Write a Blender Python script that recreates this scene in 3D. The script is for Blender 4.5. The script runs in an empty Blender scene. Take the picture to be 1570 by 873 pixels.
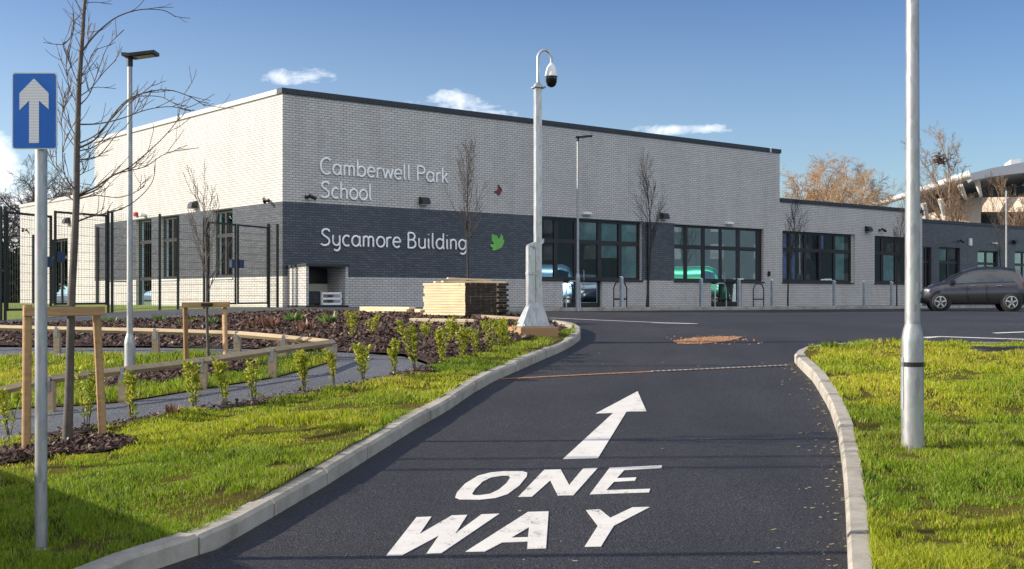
import bpy, bmesh, math, random
import numpy as np
from mathutils import Vector, Matrix
from mathutils.geometry import tessellate_polygon

SC = bpy.context.scene
COL = SC.collection
R = math.radians
random.seed(7)

# ------------------------------------------------------------------ camera
FPX, HY, CX, CZ = 1838.0, 453.0, 785.0, 1.6      # focal length in photo pixels, horizon row, centre column, eye height
cam_d = bpy.data.cameras.new('camera')
cam = bpy.data.objects.new('camera', cam_d); COL.objects.link(cam)
cam.location = (0, 0, CZ); cam.rotation_euler = (R(90), 0, 0)
cam_d.sensor_width = 36.0; cam_d.lens = FPX/1570*36; cam_d.shift_y = 16.5/1570
cam_d.clip_start = 0.1; cam_d.clip_end = 3000
SC.camera = cam

# ------------------------------------------------------------------ sun and sky
SUN_EL, SUN_TRAVEL = R(24), R(2)                 # light travels towards +X (shadows fall to the right)
w = bpy.data.worlds.new('World'); SC.world = w; w.use_nodes = True
nt = w.node_tree; nt.nodes.clear()
def wn(t, **k):
    n = nt.nodes.new(t)
    for a, b in k.items(): setattr(n, a, b)
    return n
sky = wn('ShaderNodeTexSky', sky_type='NISHITA', sun_disc=False)
sky.sun_elevation = SUN_EL; sky.sun_rotation = R(270) + SUN_TRAVEL*-1
sky.air_density = 1.0; sky.dust_density = 0.8; sky.ozone_density = 3.0; sky.altitude = 60
hsv = wn('ShaderNodeHueSaturation'); hsv.inputs['Saturation'].default_value = 1.04; hsv.inputs['Hue'].default_value = .507; hsv.inputs['Value'].default_value = .80
bg = wn('ShaderNodeBackground'); bg.inputs['Strength'].default_value = 0.105
out = wn('ShaderNodeOutputWorld')
geo = wn('ShaderNodeTexCoord')
sep = wn('ShaderNodeSeparateXYZ'); nt.links.new(geo.outputs['Generated'], sep.inputs[0])
def wm(op, a, b=None, clamp=False):
    n = wn('ShaderNodeMath', operation=op, use_clamp=clamp)
    for i, v in enumerate((a, b)):
        if v is None: continue
        if isinstance(v, (int, float)): n.inputs[i].default_value = v
        else: nt.links.new(v, n.inputs[i])
    return n.outputs[0]
az = wm('ARCTAN2', sep.outputs[0], sep.outputs[1])             # bearing of the sky direction
el = wm('ARCSINE', sep.outputs[2])                             # its elevation
noi = wn('ShaderNodeTexNoise'); noi.inputs['Scale'].default_value = 38; noi.inputs['Detail'].default_value = 8
noi.inputs['Roughness'].default_value = 0.6; noi.inputs['Distortion'].default_value = .3
mp = wn('ShaderNodeMapping'); mp.inputs['Scale'].default_value = (1, 1, 1.7)
nt.links.new(geo.outputs['Generated'], mp.inputs[0]); nt.links.new(mp.outputs[0], noi.inputs['Vector'])
total = None
# bearing, elevation, half sizes, density of each cloud
for a0, e0, sa, se, dens in ((-.042, .158, .055, .016, .85), (-.012, .150, .026, .012, .6), (-.185, .178, .05, .012, .85), (.135, .136, .06, .007, .95),
                             (-.435, .095, .055, .055, 2.2), (-.60, .10, .16, .09, 1.8), (-.38, .055, .10, .05, 1.5),
                             (-.24, .235, .03, .006, .2), (-1.2, .2, .4, .08, 1.2), (2.2, .75, .9, .42, 1.9), (3.0, .55, .8, .4, 1.9), (-2.7, .6, .6, .4, 1.9), (1.45, .75, .6, .45, 1.9), (2.6, .28, .9, .2, 1.6), (-2.9, 1.0, 1.2, .4, 1.9), (2.9, 1.0, 1.2, .4, 1.9)):  # unseen wide banks behind and to the right are added to fill the shaded front
    d2 = wm('ADD', wm('POWER', wm('ABSOLUTE', wm('DIVIDE', wm('SUBTRACT', az, a0), sa)), 2.0),
            wm('POWER', wm('ABSOLUTE', wm('DIVIDE', wm('SUBTRACT', el, e0), se)), 2.0))
    m_ = wm('MULTIPLY', wm('SUBTRACT', 1.0, d2, True), dens)
    total = m_ if total is None else wm('MAXIMUM', total, m_)
cl = wm('MULTIPLY', wm('SUBTRACT', wm('ADD', wm('MULTIPLY', noi.outputs[0], 2.6), total), 1.85), 1.0, True)
cl = wm('MULTIPLY', cl, wm('MULTIPLY', total, 2.5, True))
mix = wn('ShaderNodeMixRGB'); mix.inputs[2].default_value = (8.6, 8.7, 9.0, 1)
s1_ = wn('ShaderNodeVectorMath', operation='SCALE'); s1_.inputs['Scale'].default_value = .2
gm = wn('ShaderNodeGamma'); gm.inputs[1].default_value = 1.4
s2_ = wn('ShaderNodeVectorMath', operation='SCALE'); s2_.inputs['Scale'].default_value = 5.2
nt.links.new(sky.outputs[0], s1_.inputs[0]); nt.links.new(s1_.outputs[0], gm.inputs[0]); nt.links.new(gm.outputs[0], s2_.inputs[0])
nt.links.new(s2_.outputs[0], hsv.inputs['Color'])
hz = wn('ShaderNodeMixRGB'); hz.inputs[2].default_value = (5.2, 6.3, 7.3, 1)      # pale winter haze low in the sky, thicker towards the sun
hzf = wm('MULTIPLY', wm('SUBTRACT', 1.0, wm('DIVIDE', el, .30), True), wm('ADD', .20, wm('MULTIPLY', wm('SUBTRACT', .5, az), .38, True), True))
nt.links.new(wm('POWER', wm('MULTIPLY', hzf, 1.15, True), 1.2), hz.inputs[0]); nt.links.new(hsv.outputs[0], hz.inputs[1]); nt.links.new(hz.outputs[0], mix.inputs[1]); nt.links.new(cl, mix.inputs[0])
nt.links.new(mix.outputs[0], bg.inputs[0]); nt.links.new(bg.outputs[0], out.inputs[0])

sun_d = bpy.data.lights.new('sun', 'SUN'); sun_d.energy = 4.7; sun_d.angle = R(0.5); sun_d.color = (1.0, .89, .74)
sun = bpy.data.objects.new('sun', sun_d); COL.objects.link(sun)
dv = Vector((math.cos(SUN_TRAVEL)*math.cos(SUN_EL), math.sin(SUN_TRAVEL)*math.cos(SUN_EL), -math.sin(SUN_EL)))
sun.rotation_euler = dv.to_track_quat('-Z', 'Y').to_euler()

SC.view_settings.view_transform = 'Standard'; SC.view_settings.look = 'None'
SC.view_settings.exposure = 0.66; SC.view_settings.gamma = 1.0
SC.view_settings.use_curve_mapping = False
SC.render.engine = 'CYCLES'
SC.cycles.max_bounces = 6; SC.cycles.transparent_max_bounces = 16

# ------------------------------------------------------------------ terrain
def smx(a, b, k=.06):
    m = max(a, b); return m + k*math.log(math.exp((a-m)/k) + math.exp((b-m)/k))
def cl01(v): return max(0., min(1., v))
def sstep(a, b, v):
    t = cl01((v-a)/(b-a)); return t*t*(3-2*t)
def r_road(x, y):                                # how far the road lies below the eye
    yy = max(y, -6)
    return smx(1.9-.065*yy, .50 + .004*max(0, min(40, x)))
def r_up(x, y):                                  # the same for lawns, beds, paths and pavements
    yy = max(y, -6)
    flat = .36 + (.06)*sstep(-6, 0, x) + .004*max(0, min(40, x))
    left = .05*max(0, min(14, -x-1.6))*(1-sstep(16, 34, y))
    return smx(1.8-.065*yy, flat) + left
def zr(x, y): return CZ - r_road(x, y)
def zu(x, y): return CZ - r_up(x, y)
def zb(x, y): return CZ - max(r_road(x, y), r_up(x, y)) - .07
def G(px, py, surf=r_up):                        # where the sight line through a photo point meets the ground
    u, v = (px-CX)/FPX, (py-HY)/FPX
    d = 3.0
    while d < 150:
        if v*d >= surf(u*d, d): break
        d += .1
    a, b = d-.1, d
    for _ in range(20):
        m = (a+b)/2
        if v*m >= surf(u*m, m): b = m
        else: a = m
    return Vector((u*b, b, CZ - surf(u*b, b)))
def P(px, py, d): return Vector(((px-CX)/FPX*d, d, CZ-(py-HY)/FPX*d))

# ------------------------------------------------------------------ materials
MATS = {}
class NT:
    def __init__(s, name):
        s.m = bpy.data.materials.new(name); s.m.use_nodes = True; s.t = s.m.node_tree
        s.b = s.t.nodes['Principled BSDF']; s.o = s.t.nodes['Material Output']
    def n(s, t, **k):
        n = s.t.nodes.new(t)
        for a, b in k.items():
            if a in n.inputs.keys() if isinstance(a, str) else False: n.inputs[a].default_value = b
            else: setattr(n, a, b)
        return n
    def l(s, a, b): s.t.links.new(a, b)
    def coord(s, kind='Object', scale=(1, 1, 1)):
        c = s.n('ShaderNodeTexCoord'); m = s.n('ShaderNodeMapping'); m.inputs['Scale'].default_value = scale
        s.l(c.outputs[kind], m.inputs[0]); return m.outputs[0]
    def noise(s, scale, detail=4, rough=.55, vec=None, dist=0):
        n = s.n('ShaderNodeTexNoise'); n.inputs['Scale'].default_value = scale; n.inputs['Detail'].default_value = detail
        n.inputs['Roughness'].default_value = rough; n.inputs['Distortion'].default_value = dist
        if vec is not None: s.l(vec, n.inputs['Vector'])
        return n.outputs[0]
    def ramp(s, fac, stops):
        n = s.n('ShaderNodeValToRGB'); e = n.color_ramp.elements
        while len(e) < len(stops): e.new(.5)
        for i, (p, c) in enumerate(stops):
            e[i].position = p; e[i].color = tuple(c)+(1,) if len(c) == 3 else c
        s.l(fac, n.inputs[0]); return n.outputs[0]
    def mixc(s, fac, a, b, blend='MIX'):
        n = s.n('ShaderNodeMixRGB'); n.blend_type = blend
        for i, v in enumerate((fac, a, b)):
            if isinstance(v, (int, float)): n.inputs[i].default_value = v
            elif isinstance(v, tuple): n.inputs[i].default_value = v+(1,) if len(v) == 3 else v
            else: s.l(v, n.inputs[i])
        return n.outputs[0]
    def math(s, op, a, b=0., clamp=False):
        n = s.n('ShaderNodeMath'); n.operation = op; n.use_clamp = clamp
        for i, v in enumerate((a, b)):
            if isinstance(v, (int, float)): n.inputs[i].default_value = v
            else: s.l(v, n.inputs[i])
        return n.outputs[0]
    def col(s, v):
        if isinstance(v, tuple): s.b.inputs['Base Color'].default_value = v+(1,)
        else: s.l(v, s.b.inputs['Base Color'])
    def set(s, **k):
        for a, v in k.items():
            a = a.replace('_', ' ')
            if isinstance(v, (int, float)): s.b.inputs[a].default_value = v
            else: s.l(v, s.b.inputs[a])
    def bump(s, h, strength=.3, dist=.01):
        n = s.n('ShaderNodeBump'); n.inputs['Strength'].default_value = strength; n.inputs['Distance'].default_value = dist
        s.l(h, n.inputs['Height']); s.l(n.outputs[0], s.b.inputs['Normal'])

def simple(name, c, rough=.6, metal=0., var=.15, scale=6., bump=0., coord='Object', spec=.5):
    n = NT(name); v = n.coord(coord)
    f = n.noise(scale, 5, .6, v)
    lo = tuple(max(0, x*(1-var)) for x in c); hi = tuple(min(1, x*(1+var)) for x in c)
    n.col(n.ramp(f, [(.3, lo), (.7, hi)])); n.set(Roughness=rough, Metallic=metal, Specular_IOR_Level=spec)
    if bump: n.bump(n.noise(scale*8, 4, .6, v), bump, .01)
    MATS[name] = n.m; return n.m

def brick(name, c1, c2, mortar, rough, bumpy=.5, msize=.007):
    n = NT(name); uv = n.coord('UV')
    b = n.n('ShaderNodeTexBrick'); n.l(uv, b.inputs['Vector'])
    b.inputs['Scale'].default_value = 1; b.inputs['Brick Width'].default_value = .225; b.inputs['Row Height'].default_value = .075
    b.inputs['Mortar Size'].default_value = msize; b.inputs['Mortar Smooth'].default_value = .1; b.inputs['Bias'].default_value = -.2
    b.inputs['Color1'].default_value = c1+(1,); b.inputs['Color2'].default_value = c2+(1,); b.inputs['Mortar'].default_value = mortar+(1,)
    st = n.noise(.6, 5, .65, uv); st2 = n.noise(9, 4, .6, uv); st3 = n.noise(1.0, 5, .7, n.coord('UV', (2.2, .22, 1)))
    c = n.mixc(.35, b.outputs[0], n.ramp(st, [(.3, (.72, .72, .74)), (.7, (1, 1, 1))]), 'MULTIPLY')
    c = n.mixc(.3, c, n.ramp(st2, [(.3, (.75, .75, .75)), (.7, (1, 1, 1))]), 'MULTIPLY')
    c = n.mixc(.45, c, n.ramp(st3, [(.32, (.74, .73, .71)), (.55, (1, 1, 1))]), 'MULTIPLY')
    n.col(c); n.set(Roughness=rough)
    n.bump(n.math('SUBTRACT', n.math('MULTIPLY', st2, .12), b.outputs[1]), bumpy, .006)
    MATS[name] = n.m
brick('white_brick', (.66, .635, .60), (.56, .54, .51), (.22, .207, .195), .42, .5, .009)
brick('dark_brick', (.075, .082, .10), (.13, .135, .155), (.03, .032, .04), .33, .6, .010)
brick('plinth_brick', (.42, .23, .10), (.34, .18, .08), (.30, .25, .2), .8)
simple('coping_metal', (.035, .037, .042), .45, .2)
simple('coping_sunlit', (.42, .42, .42), .5, .3)  # the metal coping again, sunlight on the side walls put into its colour
simple('frame_dark', (.018, .014, .014), .4)
simple('black_metal', (.012, .013, .014), .45)
simple('fence_green', (.012, .017, .016), .5)
simple('lock_blue', (.02, .035, .08), .5)
simple('white_metal', (.72, .74, .77), .35, .0)
simple('black_plastic', (.012, .012, .013), .35)
simple('lens_black', (.004, .004, .005), .05)
simple('white_plastic', (.75, .76, .78), .4)
simple('red_plastic', (.4, .02, .02), .4)
simple('letter_white', (.95, .955, .96), .45, .0, .02)
simple('leaf_green', (.17, .48, .09), .5, 0, .2, 3)
simple('moth_red', (.14, .03, .035), .6, 0, .7, 14)
simple('twig', (.085, .06, .045), .8, 0, .4, 5)
simple('twig_dark', (.04, .03, .026), .8, 0, .4, 5)
simple('bark_fg', (.085, .07, .062), .75, 0, .35, 9, .5)
simple('willow_twig', (.36, .225, .115), .8, 0, .35, 1)
simple('oak_twig', (.21, .14, .085), .8, 0, .35, 1)
simple('pale_render', (.50, .42, .34), .8, 0, .1, .3)
simple('grey_roof', (.40, .42, .45), .5, 0, .06, .2)
simple('white_steel', (.72, .70, .66), .5, 0, .05)
simple('dark_glazing', (.05, .055, .06), .25, 0, .5, .6)
simple('interior', (.10, .10, .10), .9)
simple('blind_teal', (.42, .62, .60), .8, 0, .25, 3)
simple('blind_violet', (.42, .45, .85), .8, 0, .3, 3)
simple('blind_green', (.15, .5, .16), .8, 0, .2, 3)
simple('panel_beige', (.62, .56, .46), .7, 0, .08, 2)
simple('rubber', (.012, .012, .012), .75)
simple('alloy', (.5, .5, .5), .3, .8)
simple('lamp_red', (.45, .015, .02), .15)
simple('lamp_clear', (.6, .6, .62), .12)
simple('green_paint', (.02, .45, .2), .35)
simple('white_paint_body', (.75, .76, .78), .3)
simple('nest', (.08, .04, .025), .9)
simple('paper', (.7, .72, .7), .7)

def galvanised(name, c, rough=.42):
    n = NT(name); v = n.coord('Object', (1, 1, .35))
    vo = n.n('ShaderNodeTexVoronoi'); vo.inputs['Scale'].default_value = 34; n.l(v, vo.inputs['Vector'])
    f = n.noise(5, 6, .65, v)
    cc = n.ramp(f, [(.25, tuple(x*.78 for x in c)), (.75, tuple(min(1, x*1.12) for x in c))])
    cc = n.mixc(.22, cc, vo.outputs['Color'], 'OVERLAY')
    h2 = n.n('ShaderNodeHueSaturation'); h2.inputs['Saturation'].default_value = .25; n.l(cc, h2.inputs['Color'])
    n.col(h2.outputs[0]); n.set(Metallic=.7, Roughness=n.math('ADD', n.math('MULTIPLY', f, .25), rough-.06))
    MATS[name] = n.m
galvanised('galvanised', (.33, .355, .39)); galvanised('galv_mast', (.46, .49, .53), .38); galvanised('galv_dull', (.30, .36, .43), .5)

def wood(name, c1, c2, rough=.75):
    n = NT(name); v = n.coord('UV', (3, 26, 1)); f = n.noise(1.2, 6, .65, v, .6)
    v2 = n.coord('Object'); k = n.n('ShaderNodeTexVoronoi'); k.inputs['Scale'].default_value = 4.2; n.l(v2, k.inputs['Vector'])
    kn = n.ramp(k.outputs['Distance'], [(.04, (.35, .25, .2)), (.12, (1, 1, 1))])
    c = n.ramp(f, [(.25, c1), (.75, c2)])
    c = n.mixc(.5, c, n.ramp(n.noise(1.7, 4, .6, v2), [(.3, (.6, .58, .56)), (.7, (1, 1, 1))]), 'MULTIPLY')
    n.col(n.mixc(.8, c, kn, 'MULTIPLY')); n.set(Roughness=rough); n.bump(f, .35, .004); MATS[name] = n.m
wood('stake_wood', (.29, .165, .075), (.50, .32, .155)); wood('rail_wood', (.30, .22, .13), (.52, .41, .27)); wood('new_timber', (.56, .42, .24), (.82, .70, .46))
wood('old_timber', (.10, .07, .045), (.20, .14, .09))

simple('end_grain_shade', (.045, .03, .02), .9, 0, .6, 9)  # dark end grain, with the shade of the stack's right face put into the colour
# asphalt
def asphalt(name, base, rough, patch=.2):
    n = NT(name); v = n.coord('Object')
    f1 = n.noise(85, 5, .8, v); f2 = n.noise(.35, 5, .6, v); f3 = n.noise(3, 6, .65, v)
    vo = n.n('ShaderNodeTexVoronoi'); vo.inputs['Scale'].default_value = 95; n.l(v, vo.inputs['Vector'])
    c = n.ramp(f1, [(.34, tuple(x*.25 for x in base)), (.52, base), (.66, tuple(x*4.6 for x in base))])
    c = n.mixc(.75, c, n.ramp(f2, [(.3, (1-patch*1.7,)*3), (.7, (1.0,)*3)]), 'MULTIPLY')
    f4 = n.noise(1.4, 5, .65, n.coord('Object', (1, .12, 1)))
    c = n.mixc(.55, c, n.ramp(f4, [(.35, (.68,)*3), (.65, (1.0,)*3)]), 'MULTIPLY')
    c = n.mixc(.6, c, n.ramp(f3, [(.3, (1-patch,)*3), (.7, (1, 1, 1))]), 'MULTIPLY')
    n.col(c); n.set(Roughness=n.math('ADD', rough, n.math('MULTIPLY', f2, .18)), Specular_IOR_Level=.4)
    n.bump(n.math('ADD', vo.outputs['Distance'], f1), .75, .006); MATS[name] = n.m
asphalt('asphalt', (.044, .043, .045), .52, .26); asphalt('path_asphalt', (.135, .14, .155), .5, .2); asphalt('pavement_asphalt', (.085, .088, .096), .6, .2)

n = NT('road_paint'); v = n.coord('Object'); f = n.noise(60, 5, .7, v); f2 = n.noise(5, 5, .7, v)
n.col(n.mixc(n.ramp(n.math('MULTIPLY', f, f2), [(.16, (1, 1, 1)), (.18, (0, 0, 0))]), n.ramp(f2, [(.3, (.58, .565, .53)), (.7, (.70, .685, .65))]), (.22, .22, .21)))
n.set(Roughness=.65); n.bump(f, .4, .003); MATS['road_paint'] = n.m
n = NT('kerb_concrete'); v = n.coord('Object'); f = n.noise(3, 6, .7, v); f2 = n.noise(80, 3, .7, v)
n.col(n.mixc(.5, n.ramp(f, [(.28, (.21, .185, .15)), (.5, (.37, .345, .295)), (.75, (.47, .44, .385))]), n.ramp(f2, [(.3, (.7, .7, .7)), (.7, (1, 1, 1))]), 'MULTIPLY'))
n.set(Roughness=.85); n.bump(f2, .4, .004); MATS['kerb_concrete'] = n.m
n = NT('soil_grass'); v = n.coord('Object'); f = n.noise(2.2, 6, .7, v); f2 = n.noise(26, 5, .75, v)
n.col(n.mixc(n.ramp(f2, [(.36, (0, 0, 0)), (.6, (1, 1, 1))]), n.ramp(f, [(.3, (.075, .085, .018)), (.7, (.13, .15, .02))]), n.ramp(f, [(.3, (.085, .055, .03)), (.7, (.14, .11, .04))])))
n.set(Roughness=.95, Specular_IOR_Level=0.); n.bump(f2, .9, .04); MATS['soil_grass'] = n.m
n = NT('far_grass'); v = n.coord('Object'); f = n.noise(.25, 6, .7, v); f2 = n.noise(9, 5, .75, v)
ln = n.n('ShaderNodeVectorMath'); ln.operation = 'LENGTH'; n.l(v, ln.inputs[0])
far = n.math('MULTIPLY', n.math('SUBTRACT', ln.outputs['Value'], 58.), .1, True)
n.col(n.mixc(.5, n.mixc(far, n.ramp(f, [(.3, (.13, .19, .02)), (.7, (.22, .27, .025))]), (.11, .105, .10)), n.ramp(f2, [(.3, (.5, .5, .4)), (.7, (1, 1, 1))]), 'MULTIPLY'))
n.set(Roughness=.95); n.bump(f2, .9, .08); MATS['far_grass'] = n.m
n = NT('mulch'); v = n.coord('Object'); f = n.noise(30, 5, .75, v); f2 = n.noise(1.3, 4, .6, v)
n.col(n.mixc(.5, n.ramp(f, [(.35, (.018, .011, .008)), (.55, (.06, .036, .026)), (.72, (.12, .075, .055))]), n.ramp(f2, [(.3, (.7, .6, .55)), (.7, (1, 1, 1))]), 'MULTIPLY'))
n.set(Roughness=.85); n.bump(f, 1., .05); MATS['mulch'] = n.m
n = NT('rust_mud'); v = n.coord('Object'); f = n.noise(28, 5, .75, v)
n.col(n.ramp(f, [(.3, (.14, .06, .03)), (.6, (.42, .20, .10)), (.8, (.5, .34, .22))])); n.set(Roughness=.9); n.bump(f, .9, .02); MATS['rust_mud'] = n.m

def attr_mat(name, rough=.7, trans=.0, spec=.3):
    n = NT(name); a = n.n('ShaderNodeVertexColor'); a.layer_name = 'Col'
    n.col(a.outputs[0]); n.set(Roughness=rough, Specular_IOR_Level=spec)
    if trans:
        t = n.n('ShaderNodeBsdfTranslucent'); n.l(a.outputs[0], t.inputs[0])
        m = n.n('ShaderNodeMixShader'); m.inputs[0].default_value = trans
        n.l(n.b.outputs[0], m.inputs[1]); n.l(t.outputs[0], m.inputs[2]); n.l(m.outputs[0], n.o.inputs[0])
    MATS[name] = n.m
attr_mat('grass_blade', .5, .48, .35); attr_mat('leaf_blade', .42, .42, .45); attr_mat('chips', .75)

n = NT('sign_blue'); v = n.coord('UV'); wv = n.math('SINE', n.math('MULTIPLY', n.n('ShaderNodeSeparateXYZ').outputs[0], 0), 0)
n.col(n.ramp(n.noise(5, 3, .5, v), [(.3, (.004, .10, .42)), (.7, (.006, .12, .48))])); n.set(Roughness=.35); MATS['sign_blue'] = n.m
n = NT('sign_arrow'); v = n.coord('Object'); wt = n.n('ShaderNodeTexWave'); wt.bands_direction = 'Z'; wt.inputs['Scale'].default_value = 20
n.l(v, wt.inputs[0]); n.col(n.ramp(wt.outputs[1], [(.2, (.55, .55, .56)), (.8, (.68, .68, .68))])); n.set(Roughness=.4); MATS['sign_arrow'] = n.m

n = NT('glass'); fr = n.n('ShaderNodeFresnel'); fr.inputs[0].default_value = 1.75
v = n.coord('Object'); bp = n.n('ShaderNodeBump'); bp.inputs['Strength'].default_value = .05; bp.inputs['Distance'].default_value = .02
n.l(n.noise(.9, 1, .5, v), bp.inputs['Height'])
gl = n.n('ShaderNodeBsdfGlossy'); gl.inputs['Roughness'].default_value = .015; gl.inputs[0].default_value = (.66, .88, 1, 1); n.l(bp.outputs[0], gl.inputs['Normal'])
tr = n.n('ShaderNodeBsdfTransparent'); tr.inputs[0].default_value = (.80, .88, .90, 1)
mx = n.n('ShaderNodeMixShader'); n.l(n.math('ADD', fr.outputs[0], .12), mx.inputs[0]); n.l(tr.outputs[0], mx.inputs[1]); n.l(gl.outputs[0], mx.inputs[2])
n.l(mx.outputs[0], n.o.inputs[0]); MATS['glass'] = n.m
def carpaint(name, c):
    n = NT(name); n.col(n.ramp(n.noise(2, 3, .5, n.coord('Object')), [(.3, c), (.7, tuple(x*1.1 for x in c))])); n.set(Roughness=.35, Metallic=.5, Coat_Weight=1.0, Coat_Roughness=.05); MATS[name] = n.m
carpaint('car_grey', (.042, .040, .046)); carpaint('car_silver', (.55, .56, .58)); carpaint('car_white', (.75, .76, .78)); carpaint('van_green', (.015, .15, .085)); carpaint('van_blue', (.25, .42, .6))
simple('car_glass', (.035, .06, .085), .05, 0, .3, 2, spec=.45)

# ------------------------------------------------------------------ mesh helpers
XF = {}
def xf(o): return XF.get(o.name, Matrix.Identity(4)) if o else Matrix.Identity(4)
def tag(o, label=None, cat=None, group=None, kind=None):
    if label: o['label'] = label
    if cat: o['category'] = cat
    if group: o['group'] = group
    if kind: o['kind'] = kind
    return o
def thing(name, label, cat, loc=(0, 0, 0), rz=0, group=None):
    o = bpy.data.objects.new(name, None); COL.objects.link(o)
    o.location = loc; o.rotation_euler = (0, 0, rz); o.empty_display_size = .2
    XF[o.name] = Matrix.Translation(loc) @ Matrix.Rotation(rz, 4, 'Z')
    return tag(o, label, cat, group)
def finish(me, smooth=False):
    if smooth:
        for p in me.polygons: p.use_smooth = True
    uvl = me.uv_layers.new(name='UVMap')
    nl = len(me.loops)
    if nl and nl < 400000:
        co = np.empty(len(me.vertices)*3); me.vertices.foreach_get('co', co); co = co.reshape(-1, 3)
        vi = np.empty(nl, dtype=np.int32); me.loops.foreach_get('vertex_index', vi)
        nr = np.empty(len(me.polygons)*3); me.polygons.foreach_get('normal', nr); nr = np.abs(nr.reshape(-1, 3))
        tot = np.empty(len(me.polygons), dtype=np.int32); me.polygons.foreach_get('loop_total', tot)
        ax = np.repeat(np.argmax(nr+np.array([0, 0, -.15]), axis=1), tot)
        c = co[vi]; uv = np.empty((nl, 2))
        for a, (i, j) in enumerate(((1, 2), (0, 2), (0, 1))):
            m = ax == a; uv[m, 0] = c[m, i]; uv[m, 1] = c[m, j]
        uvl.data.foreach_set('uv', uv.ravel())
class MB:
    def __init__(s): s.v = []; s.f = []; s.mi = []; s.col = None
    def add(s, vs, fs, mi=0):
        o = len(s.v); s.v += [tuple(a) for a in vs]
        for f in fs: s.f.append(tuple(i+o for i in f)); s.mi.append(mi)
        return s
    def quad(s, a, b, c, d, mi=0): return s.add([a, b, c, d], [(0, 1, 2, 3)], mi)
    def box(s, x0, x1, y0, y1, z0, z1, mi=0, M=None, bev=0):
        if bev:
            b = bev; vs = []
            for z, k in ((z0, b), (z0+b, 0), (z1-b, 0), (z1, b)):
                vs += [(x0+k, y0+k, z), (x1-k, y0+k, z), (x1-k, y1-k, z), (x0+k, y1-k, z)]
            fs = [(3, 2, 1, 0), (12, 13, 14, 15)]
            for r in range(3):
                for i in range(4):
                    j = (i+1) % 4; fs.append((r*4+i, r*4+j, r*4+4+j, r*4+4+i))
        else:
            vs = [(x, y, z) for z in (z0, z1) for x, y in ((x0, y0), (x1, y0), (x1, y1), (x0, y1))]
            fs = [(3, 2, 1, 0), (4, 5, 6, 7), (0, 1, 5, 4), (1, 2, 6, 5), (2, 3, 7, 6), (3, 0, 4, 7)]
        if M is not None: vs = [M @ Vector(v) for v in vs]
        return s.add(vs, fs, mi)
    def beam(s, a, b, w, h, mi=0, up=(0, 0, 1), bev=0):
        a, b = Vector(a), Vector(b); d = (b-a); L = d.length; d.normalize()
        up = Vector(up)
        if abs(d.dot(up)) > .97: up = Vector((0, 1, 0))
        sx = d.cross(up).normalized(); sz = sx.cross(d).normalized()
        M = Matrix(((d.x, sx.x, sz.x, a.x), (d.y, sx.y, sz.y, a.y), (d.z, sx.z, sz.z, a.z), (0, 0, 0, 1)))
        return s.box(0, L, -w/2, w/2, -h/2, h/2, mi, M, bev)
    def tube(s, pts, rad, n=6, mi=0, caps=True, flat=None):
        pts = [Vector(p) for p in pts]; k = len(pts)
        if isinstance(rad, (int, float)): rad = [rad]*k
        o = len(s.v); ref = None
        for i, p in enumerate(pts):
            d = (pts[min(i+1, k-1)]-pts[max(i-1, 0)])
            if d.length < 1e-9: d = Vector((0, 0, 1))
            d.normalize()
            if ref is None:
                ref = Vector((1, 0, 0)) if abs(d.x) < .8 else Vector((0, 1, 0))
            a = (ref - d*ref.dot(d))
            if a.length < 1e-6: a = d.orthogonal()
            a.normalize(); ref = a; b = d.cross(a)
            for j in range(n):
                t = 2*math.pi*(j+.5)/n
                q = p + (a*math.cos(t)+b*math.sin(t))*rad[i]
                if flat: q = Vector((q.x, p.y+(q.y-p.y)*flat, q.z))
                s.v.append(tuple(q))
        for i in range(k-1):
            for j in range(n):
                j2 = (j+1) % n
                s.f.append((o+i*n+j, o+i*n+j2, o+(i+1)*n+j2, o+(i+1)*n+j)); s.mi.append(mi)
        if caps and n > 2:
            for ring, rev in ((s.v[o:o+n], True), (s.v[o+(k-1)*n:o+k*n], False)):   # caps keep their own corners so the sides shade true
                s.add(ring, [tuple(reversed(range(n))) if rev else tuple(range(n))], mi)
        return s
    def lathe(s, c, prof, n=16, mi=0):               # prof: (radius, z) pairs
        c = Vector(c); o = len(s.v)
        for r, z in prof:
            for j in range(n):
                t = 2*math.pi*j/n; s.v.append((c.x+r*math.cos(t), c.y+r*math.sin(t), c.z+z))
        for i in range(len(prof)-1):
            for j in range(n):
                j2 = (j+1) % n; s.f.append((o+i*n+j, o+i*n+j2, o+(i+1)*n+j2, o+(i+1)*n+j)); s.mi.append(mi)
        k = len(prof)
        for ring, rev in ((s.v[o:o+n], True), (s.v[o+(k-1)*n:o+k*n], False)):
            s.add(ring, [tuple(reversed(range(n))) if rev else tuple(range(n))], mi)
        return s
    def extrude(s, poly, vec, mi=0, holes=()):       # 3-D outline and a thickness vector
        loops = [[Vector(p) for p in poly]] + [[Vector(p) for p in h] for h in holes]
        tris = tessellate_polygon(loops); flat = [p for l in loops for p in l]; nn = len(flat); vec = Vector(vec)
        vs = flat + [p+vec for p in flat]
        fs = [tuple(t) for t in tris] + [tuple(i+nn for i in reversed(t)) for t in tris]
        o = 0
        for l in loops:
            for i in range(len(l)):
                j = (i+1) % len(l); fs.append((o+i, o+j, o+j+nn, o+i+nn))
            o += len(l)
        return s.add(vs, fs, mi)
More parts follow.
